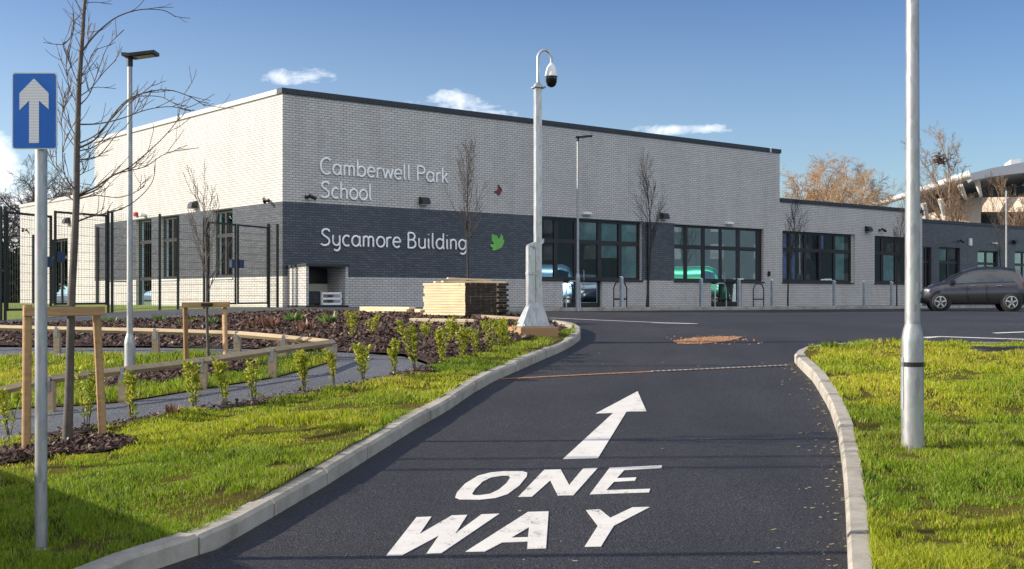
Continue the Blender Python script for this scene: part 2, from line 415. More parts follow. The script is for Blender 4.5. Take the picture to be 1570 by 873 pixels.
    def build(s, name, mats, parent=None, world=False, smooth=False, label=None):
        me = bpy.data.meshes.new(name); v = s.v
        if world and parent is not None:
            Mi = xf(parent).inverted(); v = [Mi @ Vector(p) for p in v]
        me.from_pydata([tuple(p) for p in v], [], s.f); me.update()
        if isinstance(mats, str): mats = [mats]
        for m in mats: me.materials.append(MATS[m])
        if len(mats) > 1: me.polygons.foreach_set('material_index', s.mi)
        if s.col is not None:
            ca = me.color_attributes.new('Col', 'FLOAT_COLOR', 'POINT')
            ca.data.foreach_set('color', np.array(s.col, dtype=np.float32).ravel())
        bm = bmesh.new(); bm.from_mesh(me); bmesh.ops.recalc_face_normals(bm, faces=bm.faces); bm.to_mesh(me); bm.free()
        finish(me, smooth)
        o = bpy.data.objects.new(name, me); COL.objects.link(o)
        if parent is not None: o.parent = parent; XF[o.name] = xf(parent)
        if label: o['label'] = label
        return o
def copy_tree(o, parent=None):
    c = o.copy(); COL.objects.link(c); c.parent = parent
    for ch in [q for q in bpy.data.objects if q.parent == o]: copy_tree(ch, c)
    return c
def np_mesh(name, V, F, mat, cols=None, parent=None):
    me = bpy.data.meshes.new(name); nv, nf, k = len(V), len(F), F.shape[1]
    me.vertices.add(nv); me.vertices.foreach_set('co', V.astype(np.float32).ravel())
    me.loops.add(nf*k); me.loops.foreach_set('vertex_index', F.astype(np.int32).ravel())
    me.polygons.add(nf); me.polygons.foreach_set('loop_start', np.arange(0, nf*k, k, dtype=np.int32))
    me.update(calc_edges=True)
    if cols is not None:
        ca = me.color_attributes.new('Col', 'FLOAT_COLOR', 'POINT')
        ca.data.foreach_set('color', np.hstack([cols, np.ones((nv, 1))]).astype(np.float32).ravel())
    me.materials.append(MATS[mat])
    o = bpy.data.objects.new(name, me); COL.objects.link(o)
    if parent is not None: o.parent = parent
    return o

def sheet(name, poly, zf, off, mat, step=.75, kind='structure', build=True):
    pts = [Vector((p[0], p[1], 0)) for p in poly]
    bm = bmesh.new(); vs = [bm.verts.new(p) for p in pts]
    for t in tessellate_polygon([pts]):
        try: bm.faces.new([vs[i] for i in t])
        except ValueError: pass
    xs = [p.x for p in pts]; ys = [p.y for p in pts]
    for a0, a1, no in ((min(xs), max(xs), (1, 0, 0)), (min(ys), max(ys), (0, 1, 0))):
        a = math.floor(a0/step)*step
        while a < a1:
            if abs(a) < 45:
                bmesh.ops.bisect_plane(bm, geom=bm.verts[:]+bm.edges[:]+bm.faces[:], plane_co=(a, a, 0), plane_no=no, dist=1e-5)
            a += step if abs(a) < 45 else step*4
    for v_ in bm.verts: v_.co.z = zf(v_.co.x, v_.co.y)+off
    bmesh.ops.recalc_face_normals(bm, faces=bm.faces)
    for f in bm.faces:
        if f.normal.z < 0: f.normal_flip()
    me = bpy.data.meshes.new(name); bm.to_mesh(me); bm.free(); me.materials.append(MATS[mat]); finish(me, True)
    o = bpy.data.objects.new(name, me); COL.objects.link(o); o['kind'] = kind
    return o

def inpoly(X, Y, poly):
    ins = np.zeros(X.shape, bool); n = len(poly); j = n-1
    for i in range(n):
        xi, yi, xj, yj = poly[i][0], poly[i][1], poly[j][0], poly[j][1]
        if yi != yj:
            c = ((yi > Y) != (yj > Y)) & (X < (xj-xi)*(Y-yi)/(yj-yi)+xi); ins ^= c
        j = i
    return ins
VN_ = {}
def vnoise(X, Y, sc, seed):
    if seed not in VN_: VN_[seed] = np.random.RandomState(seed).rand(257, 257)
    T = VN_[seed]; x = X/sc+100; y = Y/sc+100
    xi = np.floor(x).astype(int); yi = np.floor(y).astype(int); fx = x-xi; fy = y-yi
    fx = fx*fx*(3-2*fx); fy = fy*fy*(3-2*fy); a = xi % 256; b = yi % 256
    return (T[a, b]*(1-fx)+T[a+1, b]*fx)*(1-fy)+(T[a, b+1]*(1-fx)+T[a+1, b+1]*fx)*fy

# ------------------------------------------------------------------ the ground
LK = [(232, 873), (332, 843), (420, 792), (500, 745), (580, 694), (636, 659), (688, 629), (724, 604), (760, 583.5), (798, 567), (832, 552), (862, 539), (880, 529), (890, 521), (890, 512), (878, 505), (855, 500.5), (826, 498)]
LKw = [G(a, b, r_road) for a, b in LK]
d0 = (LKw[0]-LKw[2]).normalized(); LKw = [LKw[0]+d0*7, LKw[0]+d0*3.5] + LKw
RK = [(1300, 873), (1297, 795), (1293, 732), (1285, 669), (1271.6, 628.6), (1247, 586), (1228, 567), (1217.5, 556)]
RKw = [G(a, b, r_road) for a, b in RK]
d1 = (RKw[0]-RKw[1]).normalized(); RKw = [RKw[0]+d1*7, RKw[0]+d1*3.5] + RKw
e = RKw[-1]
RKw += [e+Vector((.25, .75, 0)), e+Vector((.75, 1.3, 0)), e+Vector((1.5, 1.55, 0)), e+Vector((3.4, 1.5, 0)), e+Vector((7, 1.1, 0)), e+Vector((14, .5, 0)), e+Vector((30, -1, 0))]
P0 = Vector((-6.91, 36.1, 0)); dR = Vector((.769, .639, 0)).normalized(); dN = Vector((-dR.y, dR.x, 0))
K3 = [P0-dN*3.9+dR*t for t in (3.2, 10, 20, 30, 40, 60, 90)]

def offset_line(pl, d):
    out_ = []
    for i, p in enumerate(pl):
        a = pl[max(i-1, 0)]; b = pl[min(i+1, len(pl)-1)]; t = Vector((b.x-a.x, b.y-a.y, 0)).normalized()
        out_.append(Vector((p.x-t.y*d, p.y+t.x*d, 0)))
    return out_
def kerb(pl, side, seed=1):
    rnd = random.Random(seed); m = MB()
    P_ = [Vector((p.x, p.y, 0)) for p in pl]; L = [0]
    for i in range(1, len(P_)): L.append(L[-1]+(P_[i]-P_[i-1]).length)
    def at(s):
        for i in range(1, len(P_)):
            if s <= L[i] or i == len(P_)-1:
                f = (s-L[i-1])/(L[i]-L[i-1]); return P_[i-1].lerp(P_[i], f), (P_[i]-P_[i-1]).normalized()
    s = 0
    while s < L[-1]-.2:
        e_ = min(s+.915, L[-1]); seg = []
        dz = rnd.uniform(-.007, .007)
        for q in (s+.009, s+.45*(e_-s), e_-.009):
            p, t = at(q); n_ = Vector((-t.y, t.x, 0))*side
            _, t2 = at(min(q+.3, L[-1])); _, t3 = at(max(q-.3, 0)); tt = (t2+t3).normalized(); n_ = Vector((-tt.y, tt.x, 0))*side
            z = zr(p.x, p.y); h = .115+dz
            seg.append([p+Vector((0, 0, z-.1)), p+Vector((0, 0, z+h-.022)), p+n_*.02+Vector((0, 0, z+h)), p+n_*.125+Vector((0, 0, z+h)), p+n_*.125+Vector((0, 0, z-.1))])
        for k in range(2):
            a, b = seg[k], seg[k+1]
            m.add(a+b, [(i, i+1, i+6, i+5) for i in range(4)])
        m.add(seg[0], [(0, 1, 2, 3, 4)]); m.add(seg[2], [(4, 3, 2, 1, 0)])
        s += .915
    return m
kerb(LKw, 1, 1).build('kerb', 'kerb_concrete')['kind'] = 'structure'
kerb(RKw, -1, 2).build('kerb', 'kerb_concrete')['kind'] = 'structure'
kerb(K3, 1, 3).build('kerb', 'kerb_concrete')['kind'] = 'structure'

# big ground sheet to the horizon
def ground():
    xs = sorted(set([-1500, -600, -250, -120, -70] + list(np.arange(-45, 60, 1.5)) + [70, 120, 250, 600, 1500]))
    ys = sorted(set([-1500, -500, -150, -60, -30] + list(np.arange(-15, 75, 1.5)) + [90, 130, 250, 600, 2500]))
    V = np.array([(x, y, zb(x, y)) for y in ys for x in xs]); nx = len(xs)
    F = np.array([(j*nx+i, j*nx+i+1, (j+1)*nx+i+1, (j+1)*nx+i) for j in range(len(ys)-1) for i in range(nx-1)])
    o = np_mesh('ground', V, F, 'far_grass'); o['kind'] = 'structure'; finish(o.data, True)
ground()

# road: everything right of the left kerb, up to the kerb by the building
lk_end = LKw[-1]
road_left = LKw + [lk_end+Vector((-.6, .5, 0)), lk_end+Vector((-1.6, 3, 0)), Vector((-2.2, 30, 0)), K3[0]+Vector((-.1, -.8, 0))] + K3
road_poly = road_left + [Vector((95, 60, 0)), Vector((95, -10, 0)), Vector((-2, -10, 0))]
sheet('road', road_poly, zr, 0, 'asphalt')
# pavement along the building, and the apron in front of the fence
fenceR, fenceL = G(412, 471.5), G(1, 492)
lki = offset_line(LKw, .125); lkg = offset_line(LKw, .10)
BED_TOP = [G(0, 499), G(120, 496), (G(180, 494)), G(250, 492), G(330, 487.5), G(385, 482), G(480, 479), G(560, 483), G(660, 486)]
apron = [Vector((-22, 12, 0)), *[Vector((p.x, p.y, 0)) for p in BED_TOP], Vector((-1.6, 24.8, 0)), Vector((-2.15, 30, 0)), K3[0]]
K3i = offset_line(K3, .125)
apron += K3i + [P0+dR*95+dN*6, P0+dR*20+dN*6, P0+dR*.5+dN*.5, P0+Vector((-.9, -1.8, 0)), fenceR+Vector((.1, .35, 0)), fenceL+Vector((0, .35, 0)), Vector((-22, 14.5, 0))]
sheet('pavement', apron, zu, 0.0, 'pavement_asphalt')
# lawn behind the fence
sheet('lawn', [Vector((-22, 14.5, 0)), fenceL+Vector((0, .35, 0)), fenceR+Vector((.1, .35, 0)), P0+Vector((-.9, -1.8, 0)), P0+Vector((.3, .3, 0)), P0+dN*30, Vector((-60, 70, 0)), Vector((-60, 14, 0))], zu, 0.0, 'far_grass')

ISL_LOW = [G(-60, 636), G(30, 628), G(110, 624), G(190, 618), G(311, 598), G(418, 581), G(470, 568), G(508, 556)]
ISL_UP = [G(515, 548), G(500, 545), G(440, 549), G(360, 545), G(240, 545), G(88, 547), G(-60, 549)]
P2_UP = [G(-60, 533), G(0, 533), G(240, 534), G(380, 536), G(470, 540), G(520, 541), G(560, 543), G(620, 548), G(655, 560)]
ROW = [G(655, 566), G(600, 583), G(540, 594), G(450, 608), G(380, 621), G(300, 632), G(200, 650), G(100, 665), G(0, 684), G(-80, 700)]
v2 = lambda L: [Vector((p.x, p.y, 0)) for p in L]
# path: a loop round the island lawn
sheet('path', v2(P2_UP)+v2(ROW), zu, 0.004, 'path_asphalt', .5)
island = v2(ISL_LOW)+v2(ISL_UP)
sheet('lawn', island, lambda x, y: zu(x, y), .018, 'soil_grass', .5)
# mulch bed behind, running round to the camera mast
MB_LOW = [G(655, 562), G(700, 552), G(745, 541), G(790, 528), G(840, 513), G(872, 507)]
bed = v2(BED_TOP) + [Vector((-1.6, 24.8, 0)), lk_end+Vector((-1.5, 2.6, 0)), lk_end+Vector((-.2, .3, 0))] + v2(list(reversed(MB_LOW))) + v2(list(reversed(P2_UP)))
# a mounded bed
def zbed(x, y): return zu(x, y) + .05*float(vnoise(np.array([x]), np.array([y]), 1.1, 5)[0])
sheet('mulch_bed', bed, zbed, .012, 'mulch', .5)
# front lawn
FL = v2(ROW)[::-1] + v2(MB_LOW)
lawnF = FL + [p for p in reversed(lkg[2:-3])] + [lkg[1], lkg[0], Vector((-12, -4, 0)), Vector((-12, 6, 0))]
LAWN_BUMP = lambda x, y: zu(x, y) + .03*(float(vnoise(np.array([x]), np.array([y]), .9, 3)[0])-.5) + .045*(float(vnoise(np.array([x]), np.array([y]), .31, 4)[0])-.5)
sheet('lawn', lawnF, LAWN_BUMP, .01, 'soil_grass', .2)
# right lawn
rki = offset_line(RKw, -.125)
lawnR = offset_line(RKw, -.118) + [Vector((40, 10, 0)), Vector((40, -6, 0))]
sheet('lawn', lawnR, LAWN_BUMP, .01, 'soil_grass', .2)
# mulch strip under the hedge whips
strip = offset_line([Vector((p.x, p.y, 0)) for p in ROW], .17)
strip2 = offset_line([Vector((p.x, p.y, 0)) for p in ROW], -.12)
sheet('mulch_strip', strip+strip2[::-1], zu, .016, 'mulch', .4)
# mulch round the young tree
tree_c = G(100, 690)
ell = [G(-60, 708), G(-20, 695), G(40, 688), G(90, 679), G(150, 676), G(190, 677), G(216, 681), G(190, 690), G(150, 697), G(90, 702), G(50, 710), G(0, 720), G(-60, 735)]
sheet('mulch_ring', v2(ell), LAWN_BUMP, .03, 'mulch', .3)
isl_mulch = [G(150, 590), G(200, 575), G(300, 564), G(390, 556), G(410, 564), G(330, 578), G(230, 590), G(170, 600)]
sheet('mulch_patch', v2(isl_mulch), zu, .03, 'mulch', .4)

# ---- grass blades
def LB_NP(X, Y): return np.array([zu(a, b) for a, b in zip(X, Y)])+.03*(vnoise(X, Y, .9, 3)-.5)+.045*(vnoise(X, Y, .31, 4)-.5)+.01
def grass(name, poly, dens, hmin, hmax, zf, seed, dmax=22, avoid=(), edge=None, ufov=.62):
    rs = np.random.RandomState(seed)
    xs = [p[0] for p in poly]; ys = [p[1] for p in poly]
    x0, x1, y0, y1 = max(min(xs), -16), min(max(xs), 16), max(min(ys), 3.5), min(max(ys), dmax)
    N = int((x1-x0)*(y1-y0)*dens)
    X = rs.uniform(x0, x1, N); Y = rs.uniform(y0, y1, N)
    k = rs.rand(N) < np.minimum(1, (6.5/Y)**1.5)
    k &= np.abs(X) < ufov*Y+1
    n1 = vnoise(X, Y, .33, seed+1); n2 = vnoise(X, Y, 1.3, seed+2); n3 = vnoise(X, Y, .09, seed+3)
    bare = n1*.55+n3*.45
    if edge is not None:                                          # thinner grass along the kerb
        d = np.full(N, 9.)
        for p in edge: d = np.minimum(d, np.hypot(X-p[0], Y-p[1]))
        bare -= .28*np.exp(-(d/.3)**2)*(n2+.3)
    k &= rs.rand(N) < np.clip((bare-.20)*4.5, .05, 1)
    X, Y, n1, n2, n3 = X[k], Y[k], n1[k], n2[k], n3[k]
    k = inpoly(X, Y, poly)
    for a in avoid: k &= ~inpoly(X, Y, a)
    X, Y, n1, n2, n3 = X[k], Y[k], n1[k], n2[k], n3[k]
    N = len(X); Z = zf(X, Y) if zf is LB_NP else np.array([zf(a, b) for a, b in zip(X, Y)])
    h = rs.uniform(hmin, hmax, N)*(.35+1.5*n1**1.5)*(.8+.5*n2)
    wd = .0021*np.maximum(1, Y/6.5)**.85*rs.uniform(.8, 1.5, N)
    th = rs.uniform(0, 2*np.pi, N); lean = rs.uniform(.1, .95, N)*h; la = rs.uniform(0, 2*np.pi, N)
    dx, dy = np.cos(th)*wd, np.sin(th)*wd; lx, ly = np.cos(la)*lean, np.sin(la)*lean
    V = np.empty((N, 5, 3))
    V[:, 0] = np.stack([X-dx, Y-dy, Z-.01], 1); V[:, 1] = np.stack([X+dx, Y+dy, Z-.01], 1)
    V[:, 2] = np.stack([X+dx*.8+lx*.35, Y+dy*.8+ly*.35, Z+h*.6], 1); V[:, 3] = np.stack([X-dx*.8+lx*.35, Y-dy*.8+ly*.35, Z+h*.6], 1)
    V[:, 4] = np.stack([X+lx, Y+ly, Z+h*.95], 1)
    b = np.arange(N)[:, None]*5
    F = np.vstack([b+np.array([[0, 1, 2]]), b+np.array([[0, 2, 3]]), b+np.array([[3, 2, 4]])])
    t = rs.rand(N)
    c1 = np.array([.19, .29, .016]); c2 = np.array([.48, .51, .026]); c3 = np.array([.55, .41, .10]); c4 = np.array([.055, .11, .012])
    m = np.clip(n2*.9+t*.5-.2, 0, 1)[:, None]; C = c1*(1-m)+c2*m
    q = ((n3 < .28) & (t < .5))[:, None]; C = np.where(q, c4, C)
    q = ((t > .9) | ((n2 > .7) & (t > .74)))[:, None]; C = np.where(q, c3, C)
    n4 = vnoise(X, Y, 2.1, seed+4)[:, None]; C = C*(.78+.4*n4)*np.array([1, 1, 1])*(1-np.array([.22, .05, 0])*(n4 < .42))
    C *= rs.uniform(.7, 1.25, (N, 1))
    C = np.repeat(C[:, None, :], 5, 1)
    o = np_mesh(name, V.reshape(-1, 3), F, 'grass_blade', C.reshape(-1, 3)); o['kind'] = 'stuff'
    return o
toP = lambda L: [(p[0], p[1]) for p in L]
grass('grass', toP(lawnF), 9500, .018, .052, LB_NP, 11, avoid=[toP(ell)], edge=[(p.x, p.y) for p in offset_line(LKw, .2)[1:]])
grass('grass', toP(lawnR), 9500, .02, .062, LB_NP, 21, edge=[(p.x, p.y) for p in offset_line(RKw, -.2)[:-4]])
grass('grass', toP(island), 5200, .02, .075, lambda x, y: zu(x, y)+.018, 31, avoid=[toP(isl_mulch)])

# ---- bark chips
def chips(name, poly, dens, size, zf, seed, ufov=.55):
    rs = np.random.RandomState(seed); xs = [p[0] for p in poly]; ys = [p[1] for p in poly]
    x0, x1, y0, y1 = max(min(xs), -16), max(xs), min(ys), max(ys)
    N = int((x1-x0)*(y1-y0)*dens); X = rs.uniform(x0, x1, N); Y = rs.uniform(y0, y1, N)
    k = inpoly(X, Y, poly) & (np.abs(X) < ufov*Y); X, Y = X[k], Y[k]; N = len(X)
    Z = np.array([zf(a, b) for a, b in zip(X, Y)])+rs.uniform(0, .03, N)
    L = rs.uniform(.4, 1.3, N)*size; W = L*rs.uniform(.3, .6, N)
    a = rs.uniform(0, 2*np.pi, N); tl = rs.normal(0, .5, N); tw = rs.normal(0, .5, N)
    ux, uy, uz = np.cos(a)*L, np.sin(a)*L, tl*L; vx, vy, vz = -np.sin(a)*W, np.cos(a)*W, tw*W
    c = np.stack([X, Y, Z], 1); U = np.stack([ux, uy, uz], 1); Wv = np.stack([vx, vy, vz], 1); th = np.array([0, 0, 1])*(L*.18)[:, None]
    V = np.stack([c-U-Wv*.7, c+U-Wv, c+U*.8+Wv, c-U*.9+Wv*.8, c-U*.8+th, c+U*.8+th], 1)
    b = np.arange(N)[:, None]*6
    F = np.vstack([b+np.array([[0, 1, 5, 4]]), b+np.array([[2, 3, 4, 5]])])
    F3 = F
    t = rs.rand(N)[:, None]
    C = np.array([.035, .021, .017])*(1-t)+np.array([.16, .10, .08])*t; C = np.where(rs.rand(N, 1) > .95, np.array([.32, .25, .2]), C)
    o = np_mesh(name, V.reshape(-1, 3), F3, 'chips', np.repeat(C[:, None, :], 6, 1).reshape(-1, 3)); o['kind'] = 'stuff'
chips('bark_chips', toP(bed), 330, .035, lambda x, y: zbed(x, y)+.02, 41)
chips('bark_chips', toP(ell), 2200, .02, lambda x, y: LAWN_BUMP(x, y)+.035, 42)
chips('bark_chips', toP(isl_mulch), 900, .025, lambda x, y: zu(x, y)+.035, 43)
chips('bark_chips', toP(strip+strip2[::-1]), 700, .02, lambda x, y: zu(x, y)+.02, 44)
# dry grass clippings and grit swept against the right kerb
def litter():
    rs = np.random.RandomState(5); V = []; F = []; C = []
    for p in range(380):
        i = rs.randint(1, 9); f = rs.rand(); a = RKw[i].lerp(RKw[i+1], f)
        d = abs(rs.normal(0, .16))+.01; x, y = a.x-d, a.y+rs.normal(0, .05)
        if rs.rand() < .12: x, y = rs.uniform(-1.5, 3), rs.uniform(6, 17)
        z = zr(x, y)+.006; L = rs.uniform(.005, .02); an = rs.uniform(0, 6.28); dx, dy = math.cos(an)*L, math.sin(an)*L; nx, ny = -dy*.14, dx*.14
        o = len(V); V += [(x-dx-nx, y-dy-ny, z), (x+dx-nx, y+dy-ny, z+.004), (x+dx+nx, y+dy+ny, z+.006), (x-dx+nx, y-dy+ny, z+.002)]
        F.append((o, o+1, o+2, o+3)); C += [(.42, .33, .14) if rs.rand() < .75 else (.3, .28, .26)]*4
    o = np_mesh('dry_litter', np.array(V), np.array(F), 'chips', np.array(C)); o['kind'] = 'stuff'
litter()

# ------------------------------------------------------------------ road markings
def marking(name, polys, off=.005, mat='road_paint', th=.003):
    m = MB()
    for outer, holes in polys:
        q = lambda L: [G(a, b, r_road)+Vector((0, 0, off)) for a, b in L]
        m.extrude(q(outer), (0, 0, -th), 0, [q(h) for h in holes])
    o = m.build(name, mat); o['kind'] = 'structure'; return o
c7 = lambda L: [(580+a/2.221, 480+b/2.221) for a, b in L]
marking('road_arrow_marking', [(c7([(883, 268), (913, 336), (845, 338), (748, 496), (629, 499), (800, 342), (740, 344)]), [])])
O_out = [(262, 630), (268, 613), (296, 583), (340, 556), (385, 545), (430, 541), (490, 541), (507, 546), (506, 558), (480, 590), (440, 619), (400, 632), (345, 638), (280, 637)]
O_in = [(319, 618), (331, 600), (357, 575), (385, 562), (420, 556), (444, 556), (450, 562), (436, 582), (410, 604), (380, 618), (345, 623), (325, 623)]
marking('road_text_marking', [(c7(O_out), [c7(O_in)]),
    (c7([(476, 629), (565, 536), (621, 535), (650, 588), (698, 531), (747, 530), (664, 623), (612, 624), (586, 572), (523, 628)]), []),
    (c7([(720, 620), (788, 529), (966, 521), (964, 530), (838, 537), (812, 565), (879, 562), (874, 573), (803, 577), (776, 606), (926, 601), (922, 613)]), []),
    (c7([(27, 829), (130, 698), (181, 696), (140, 756), (250, 692), (303, 690), (262, 754), (352, 688), (412, 686), (215, 820), (164, 822), (207, 760), (80, 828)]), []),
    (c7([(296, 816), (510, 680), (580, 678), (571, 804), (507, 806), (509, 781), (422, 784), (362, 815)]), [c7([(452, 768), (513, 732), (510, 766)])]),
    (c7([(708, 674), (755, 671), (790, 700), (866, 664), (925, 663), (802, 727), (758, 798), (702, 799), (748, 727)]), [])])
def line_mark(pts, wdt):
    m = MB(); W_ = [G(a, b, r_road) for a, b in pts]
    L = offset_line(W_, wdt/2); Rr = offset_line(W_, -wdt/2)
    for i in range(len(W_)-1):
        q = [L[i], L[i+1], Rr[i+1], Rr[i]]; q = [Vector((p.x, p.y, zr(p.x, p.y)+.006)) for p in q]; m.quad(*q)
    m.build('road_line_marking', 'road_paint')['kind'] = 'structure'
line_mark([(842, 488), (920, 491.5), (1000, 494.8), (1069, 497)], .12)
line_mark([(1000, 495.6), (1030, 496.6), (1069, 497)], .1)
line_mark([(1418, 518), (1442, 516.9), (1500, 518.8), (1600, 522)], .12)
line_mark([(1524, 511.5), (1600, 508.5)], .12)
line_mark([(1440, 516.8), (1418, 519)], .1)

# rusty mud line and slotted channel across the road
dl = [G(768, 582, r_road), G(900, 575, r_road), G(1000, 570.5, r_road), G(1100, 566, r_road), G(1216, 560.5, r_road)]
m = MB()
for i in range(len(dl)-1):
    a, b = dl[i], dl[i+1]; t = (b-a).normalized(); nn_ = Vector((-t.y, t.x, 0))
    wv = .04
    q = [a-nn_*wv, b-nn_*wv, b+nn_*wv, a+nn_*wv]; m.quad(*[Vector((p.x, p.y, zr(p.x, p.y)+.006)) for p in q])
tag(m.build('mud_line', 'rust_mud'), kind='structure')
m = MB(); a, b = dl[2], dl[4]; t = (b-a).normalized(); nn_ = Vector((-t.y, t.x, 0)); L_ = (b-a).length; k = 0
while k*.075 < L_-.05:
    p = a+t*(k*.075); p1 = a+t*(k*.075+.058)
    z = zr(p.x, p.y)+.008
    m.add([Vector((q.x, q.y, z+h)) for h in (0, .005) for q in (p-nn_*.03, p1-nn_*.03, p1+nn_*.03, p+nn_*.03)],
          [(4, 5, 6, 7), (0, 1, 5, 4), (1, 2, 6, 5), (2, 3, 7, 6), (3, 0, 4, 7)]); k += 1
tag(m.build('channel_grate', 'galv_dull'), 'slotted metal drainage channel cover crossing the one way road', 'drain cover')
pc = [(1033, 524), (1050, 520.5), (1075, 518), (1105, 516.5), (1140, 517), (1128, 521), (1110, 524.5), (1085, 527), (1060, 528), (1040, 527.5)]
sheet('gravel_patch', [G(a, b, r_road) for a, b in pc], zr, .006, 'rust_mud', .3)
tag(bpy.data.objects['gravel_patch'], kind='structure')
rs = np.random.RandomState(3); pw = [G(a, b, r_road) for a, b in pc]; V = []; F = []; C = []
for _ in range(1500):
    x = rs.uniform(min(p.x for p in pw)-.1, max(p.x for p in pw)+.1); y = rs.uniform(min(p.y for p in pw)-.1, max(p.y for p in pw)+.1)
    if not inpoly(np.array([x]), np.array([y]), toP(pw))[0] and rs.rand() > .03: continue
    z = zr(x, y)+.004; s_ = rs.uniform(.008, .02); o_ = len(V)
    V += [(x-s_, y-s_, z), (x+s_, y-s_*.7, z), (x+s_*.8, y+s_, z), (x-s_, y+s_*.8, z), (x, y, z+s_*1.1)]
    F += [(o_, o_+1, o_+4), (o_+1, o_+2, o_+4), (o_+2, o_+3, o_+4), (o_+3, o_, o_+4)]; g = rs.uniform(.5, 1.1); C += [(.42*g, .235*g, .13*g)]*5
o = np_mesh('loose_gravel', np.array(V), np.array(F), 'chips', np.array(C)); o['kind'] = 'stuff'
# drain cover in the right lawn
p = G(1550, 538.5); m = MB(); m.box(-.5, .5, -.4, .4, -.05, .03, bev=.01)
for k in range(9): m.box(-.44, .44, -.36+k*.08, -.33+k*.08, .03, .045)
o = m.build('drain_cover', 'coping_metal'); o.location = p+Vector((0, 0, .01)); tag(o, 'grey metal drain cover set in the far edge of the right lawn', 'drain cover')

# ------------------------------------------------------------------ the school
ANG = math.atan2(dR.y, dR.x)
school = thing('school_building', 'long single storey white brick school with a dark brick band and flat roof', 'building', (P0.x, P0.y, 0), ANG)
def tOf(px, out_=0.):
    u = (px-CX)/FPX; o = P0-dN*out_
    return (u*o.y-o.x)/(dR.x-u*dR.y)
def zOf(px, py, out_=0.):
    t = tOf(px, out_); d = (P0-dN*out_+dR*t).y
    return CZ-(py-HY)/FPX*d
def sOf(px):
    u = (px-CX)/FPX
    return (u*P0.y-P0.x)/(dN.x-u*dN.y)
def zOfS(px, py): return CZ-(py-HY)/FPX*(P0+dN*sOf(px)).y
BT, BB, WT, WB, GZ = 4.43, 2.17, 4.40, 2.17, .9      # band top / bottom, window head / sill
def wall(m, axis, plane, a0, a1, z0, z1, opens, zone, deep=.18, inward=1):
    """rectangles of a wall in the local frame; axis 'x' runs along the front, 'y' along the side"""
    def pt(a, dd, z): return (a, plane+dd, z) if axis == 'x' else (plane+dd, a, z)
    As = sorted({a0, a1, *[v for o in opens for v in o[:2]], *[v for v in zone[0] if a0 < v < a1]})
    Zs = sorted({z0, z1, *[v for o in opens for v in o[2:4]], *[v for v in zone[1] if z0 < v < z1]})
    As = [a for a in As if a0 <= a <= a1]; Zs = [z for z in Zs if z0 <= z <= z1]
    for i in range(len(As)-1):
        for j in range(len(Zs)-1):
            ca, cz = (As[i]+As[i+1])/2, (Zs[j]+Zs[j+1])/2
            if any(o[0] < ca < o[1] and o[2] < cz < o[3] for o in opens): continue
            m.quad(pt(As[i], 0, Zs[j]), pt(As[i+1], 0, Zs[j]), pt(As[i+1], 0, Zs[j+1]), pt(As[i], 0, Zs[j+1]), zone[2](ca, cz))
    for o in opens:
        b0, b1, c0, c1 = o[:4]; d = deep*inward
        for (p, q) in (((b0, c0), (b0, c1)), ((b1, c0), (b1, c1)), ((b0, c1), (b1, c1)), ((b0, c0), (b1, c0))):
            m.quad(pt(p[0], 0, p[1]), pt(q[0], 0, q[1]), pt(q[0], d, q[1]), pt(p[0], d, p[1]), 0)
tB1 = tOf(1034)+.02; tEnd1 = tOf(1195.5); tEnd2 = tOf(1414); sDark = sOf(139); sEnd1 = sOf(145); sEnd2 = sOf(31)
front_open = []; HT, HL, HW, HS = 7.70, 5.62, 5.63, 5.62
wA = (tOf(826), tOf(984)); dA = (tOf(863.5), tOf(923)); wB = (tOf(1034), tOf(1170.7)); dB = (tOf(1090.5), tOf(1137)); wC = (tOf(1199.7), tOf(1311)); wD = (tOf(1341), tOf(1396))
front_open = [(wA[0], wA[1], WB, WT), (dA[0], dA[1], GZ, WB), (wB[0], wB[1], WB, WT), (dB[0], dB[1], GZ, WB)]
zoneF = ((tB1,), (BB, BT), lambda a, z: 1 if (a < tB1 and BB < z < BT) else 0)
m = MB(); wall(m, 'x', 0, 0, tEnd1, .3, HT, front_open, zoneF)
W1 = (sOf(356.5), sOf(326.5)); W2 = (sOf(275), sOf(246)); D3 = (sOf(232.5), sOf(208.5))
side_open = [(W1[0], W1[1], WB, WT), (W2[0], W2[1], WB, WT), (D3[0], D3[1], GZ, WT)]
zoneS = ((sDark,), (BB, BT), lambda a, z: 1 if (a < sDark and BB < z < BT) else 0)
wall(m, 'y', 0, 0, sEnd1, .3, HT, side_open, zoneS)
m.quad((tEnd1, 0, 5.3), (tEnd1, 14, 5.3), (tEnd1, 14, HT), (tEnd1, 0, HT)); m.quad((0, sEnd1, .3), (tEnd1, sEnd1, .3), (tEnd1, sEnd1, HT), (0, sEnd1, HT))
m.build('wall', ['white_brick', 'dark_brick'], school, label='tall white brick walls with a wide band of dark brick')
m = MB(); wall(m, 'x', 0, tEnd1, tEnd2, .3, HL, [(wC[0], wC[1], WB, WT-.02), (wD[0], wD[1], WB, WT-.02)], ((), (), lambda a, z: 0))
m.quad((tEnd2, 0, .3), (tEnd2, 14, .3), (tEnd2, 14, HL), (tEnd2, 0, HL))
m.build('wall', ['white_brick'], school, label='lower white brick front at the right')
L3 = (sOf(104), sOf(76)); m = MB(); wall(m, 'y', 0, sEnd1, sEnd2, .3, HS, [(L3[0], L3[1], GZ, 4.0)], ((), (), lambda a, z: 0))
m.quad((0, sEnd2, .3), (12, sEnd2, .3), (12, sEnd2, HS), (0, sEnd2, HS)); m.build('wall', ['white_brick'], school, label='lower white brick side wing at the left')
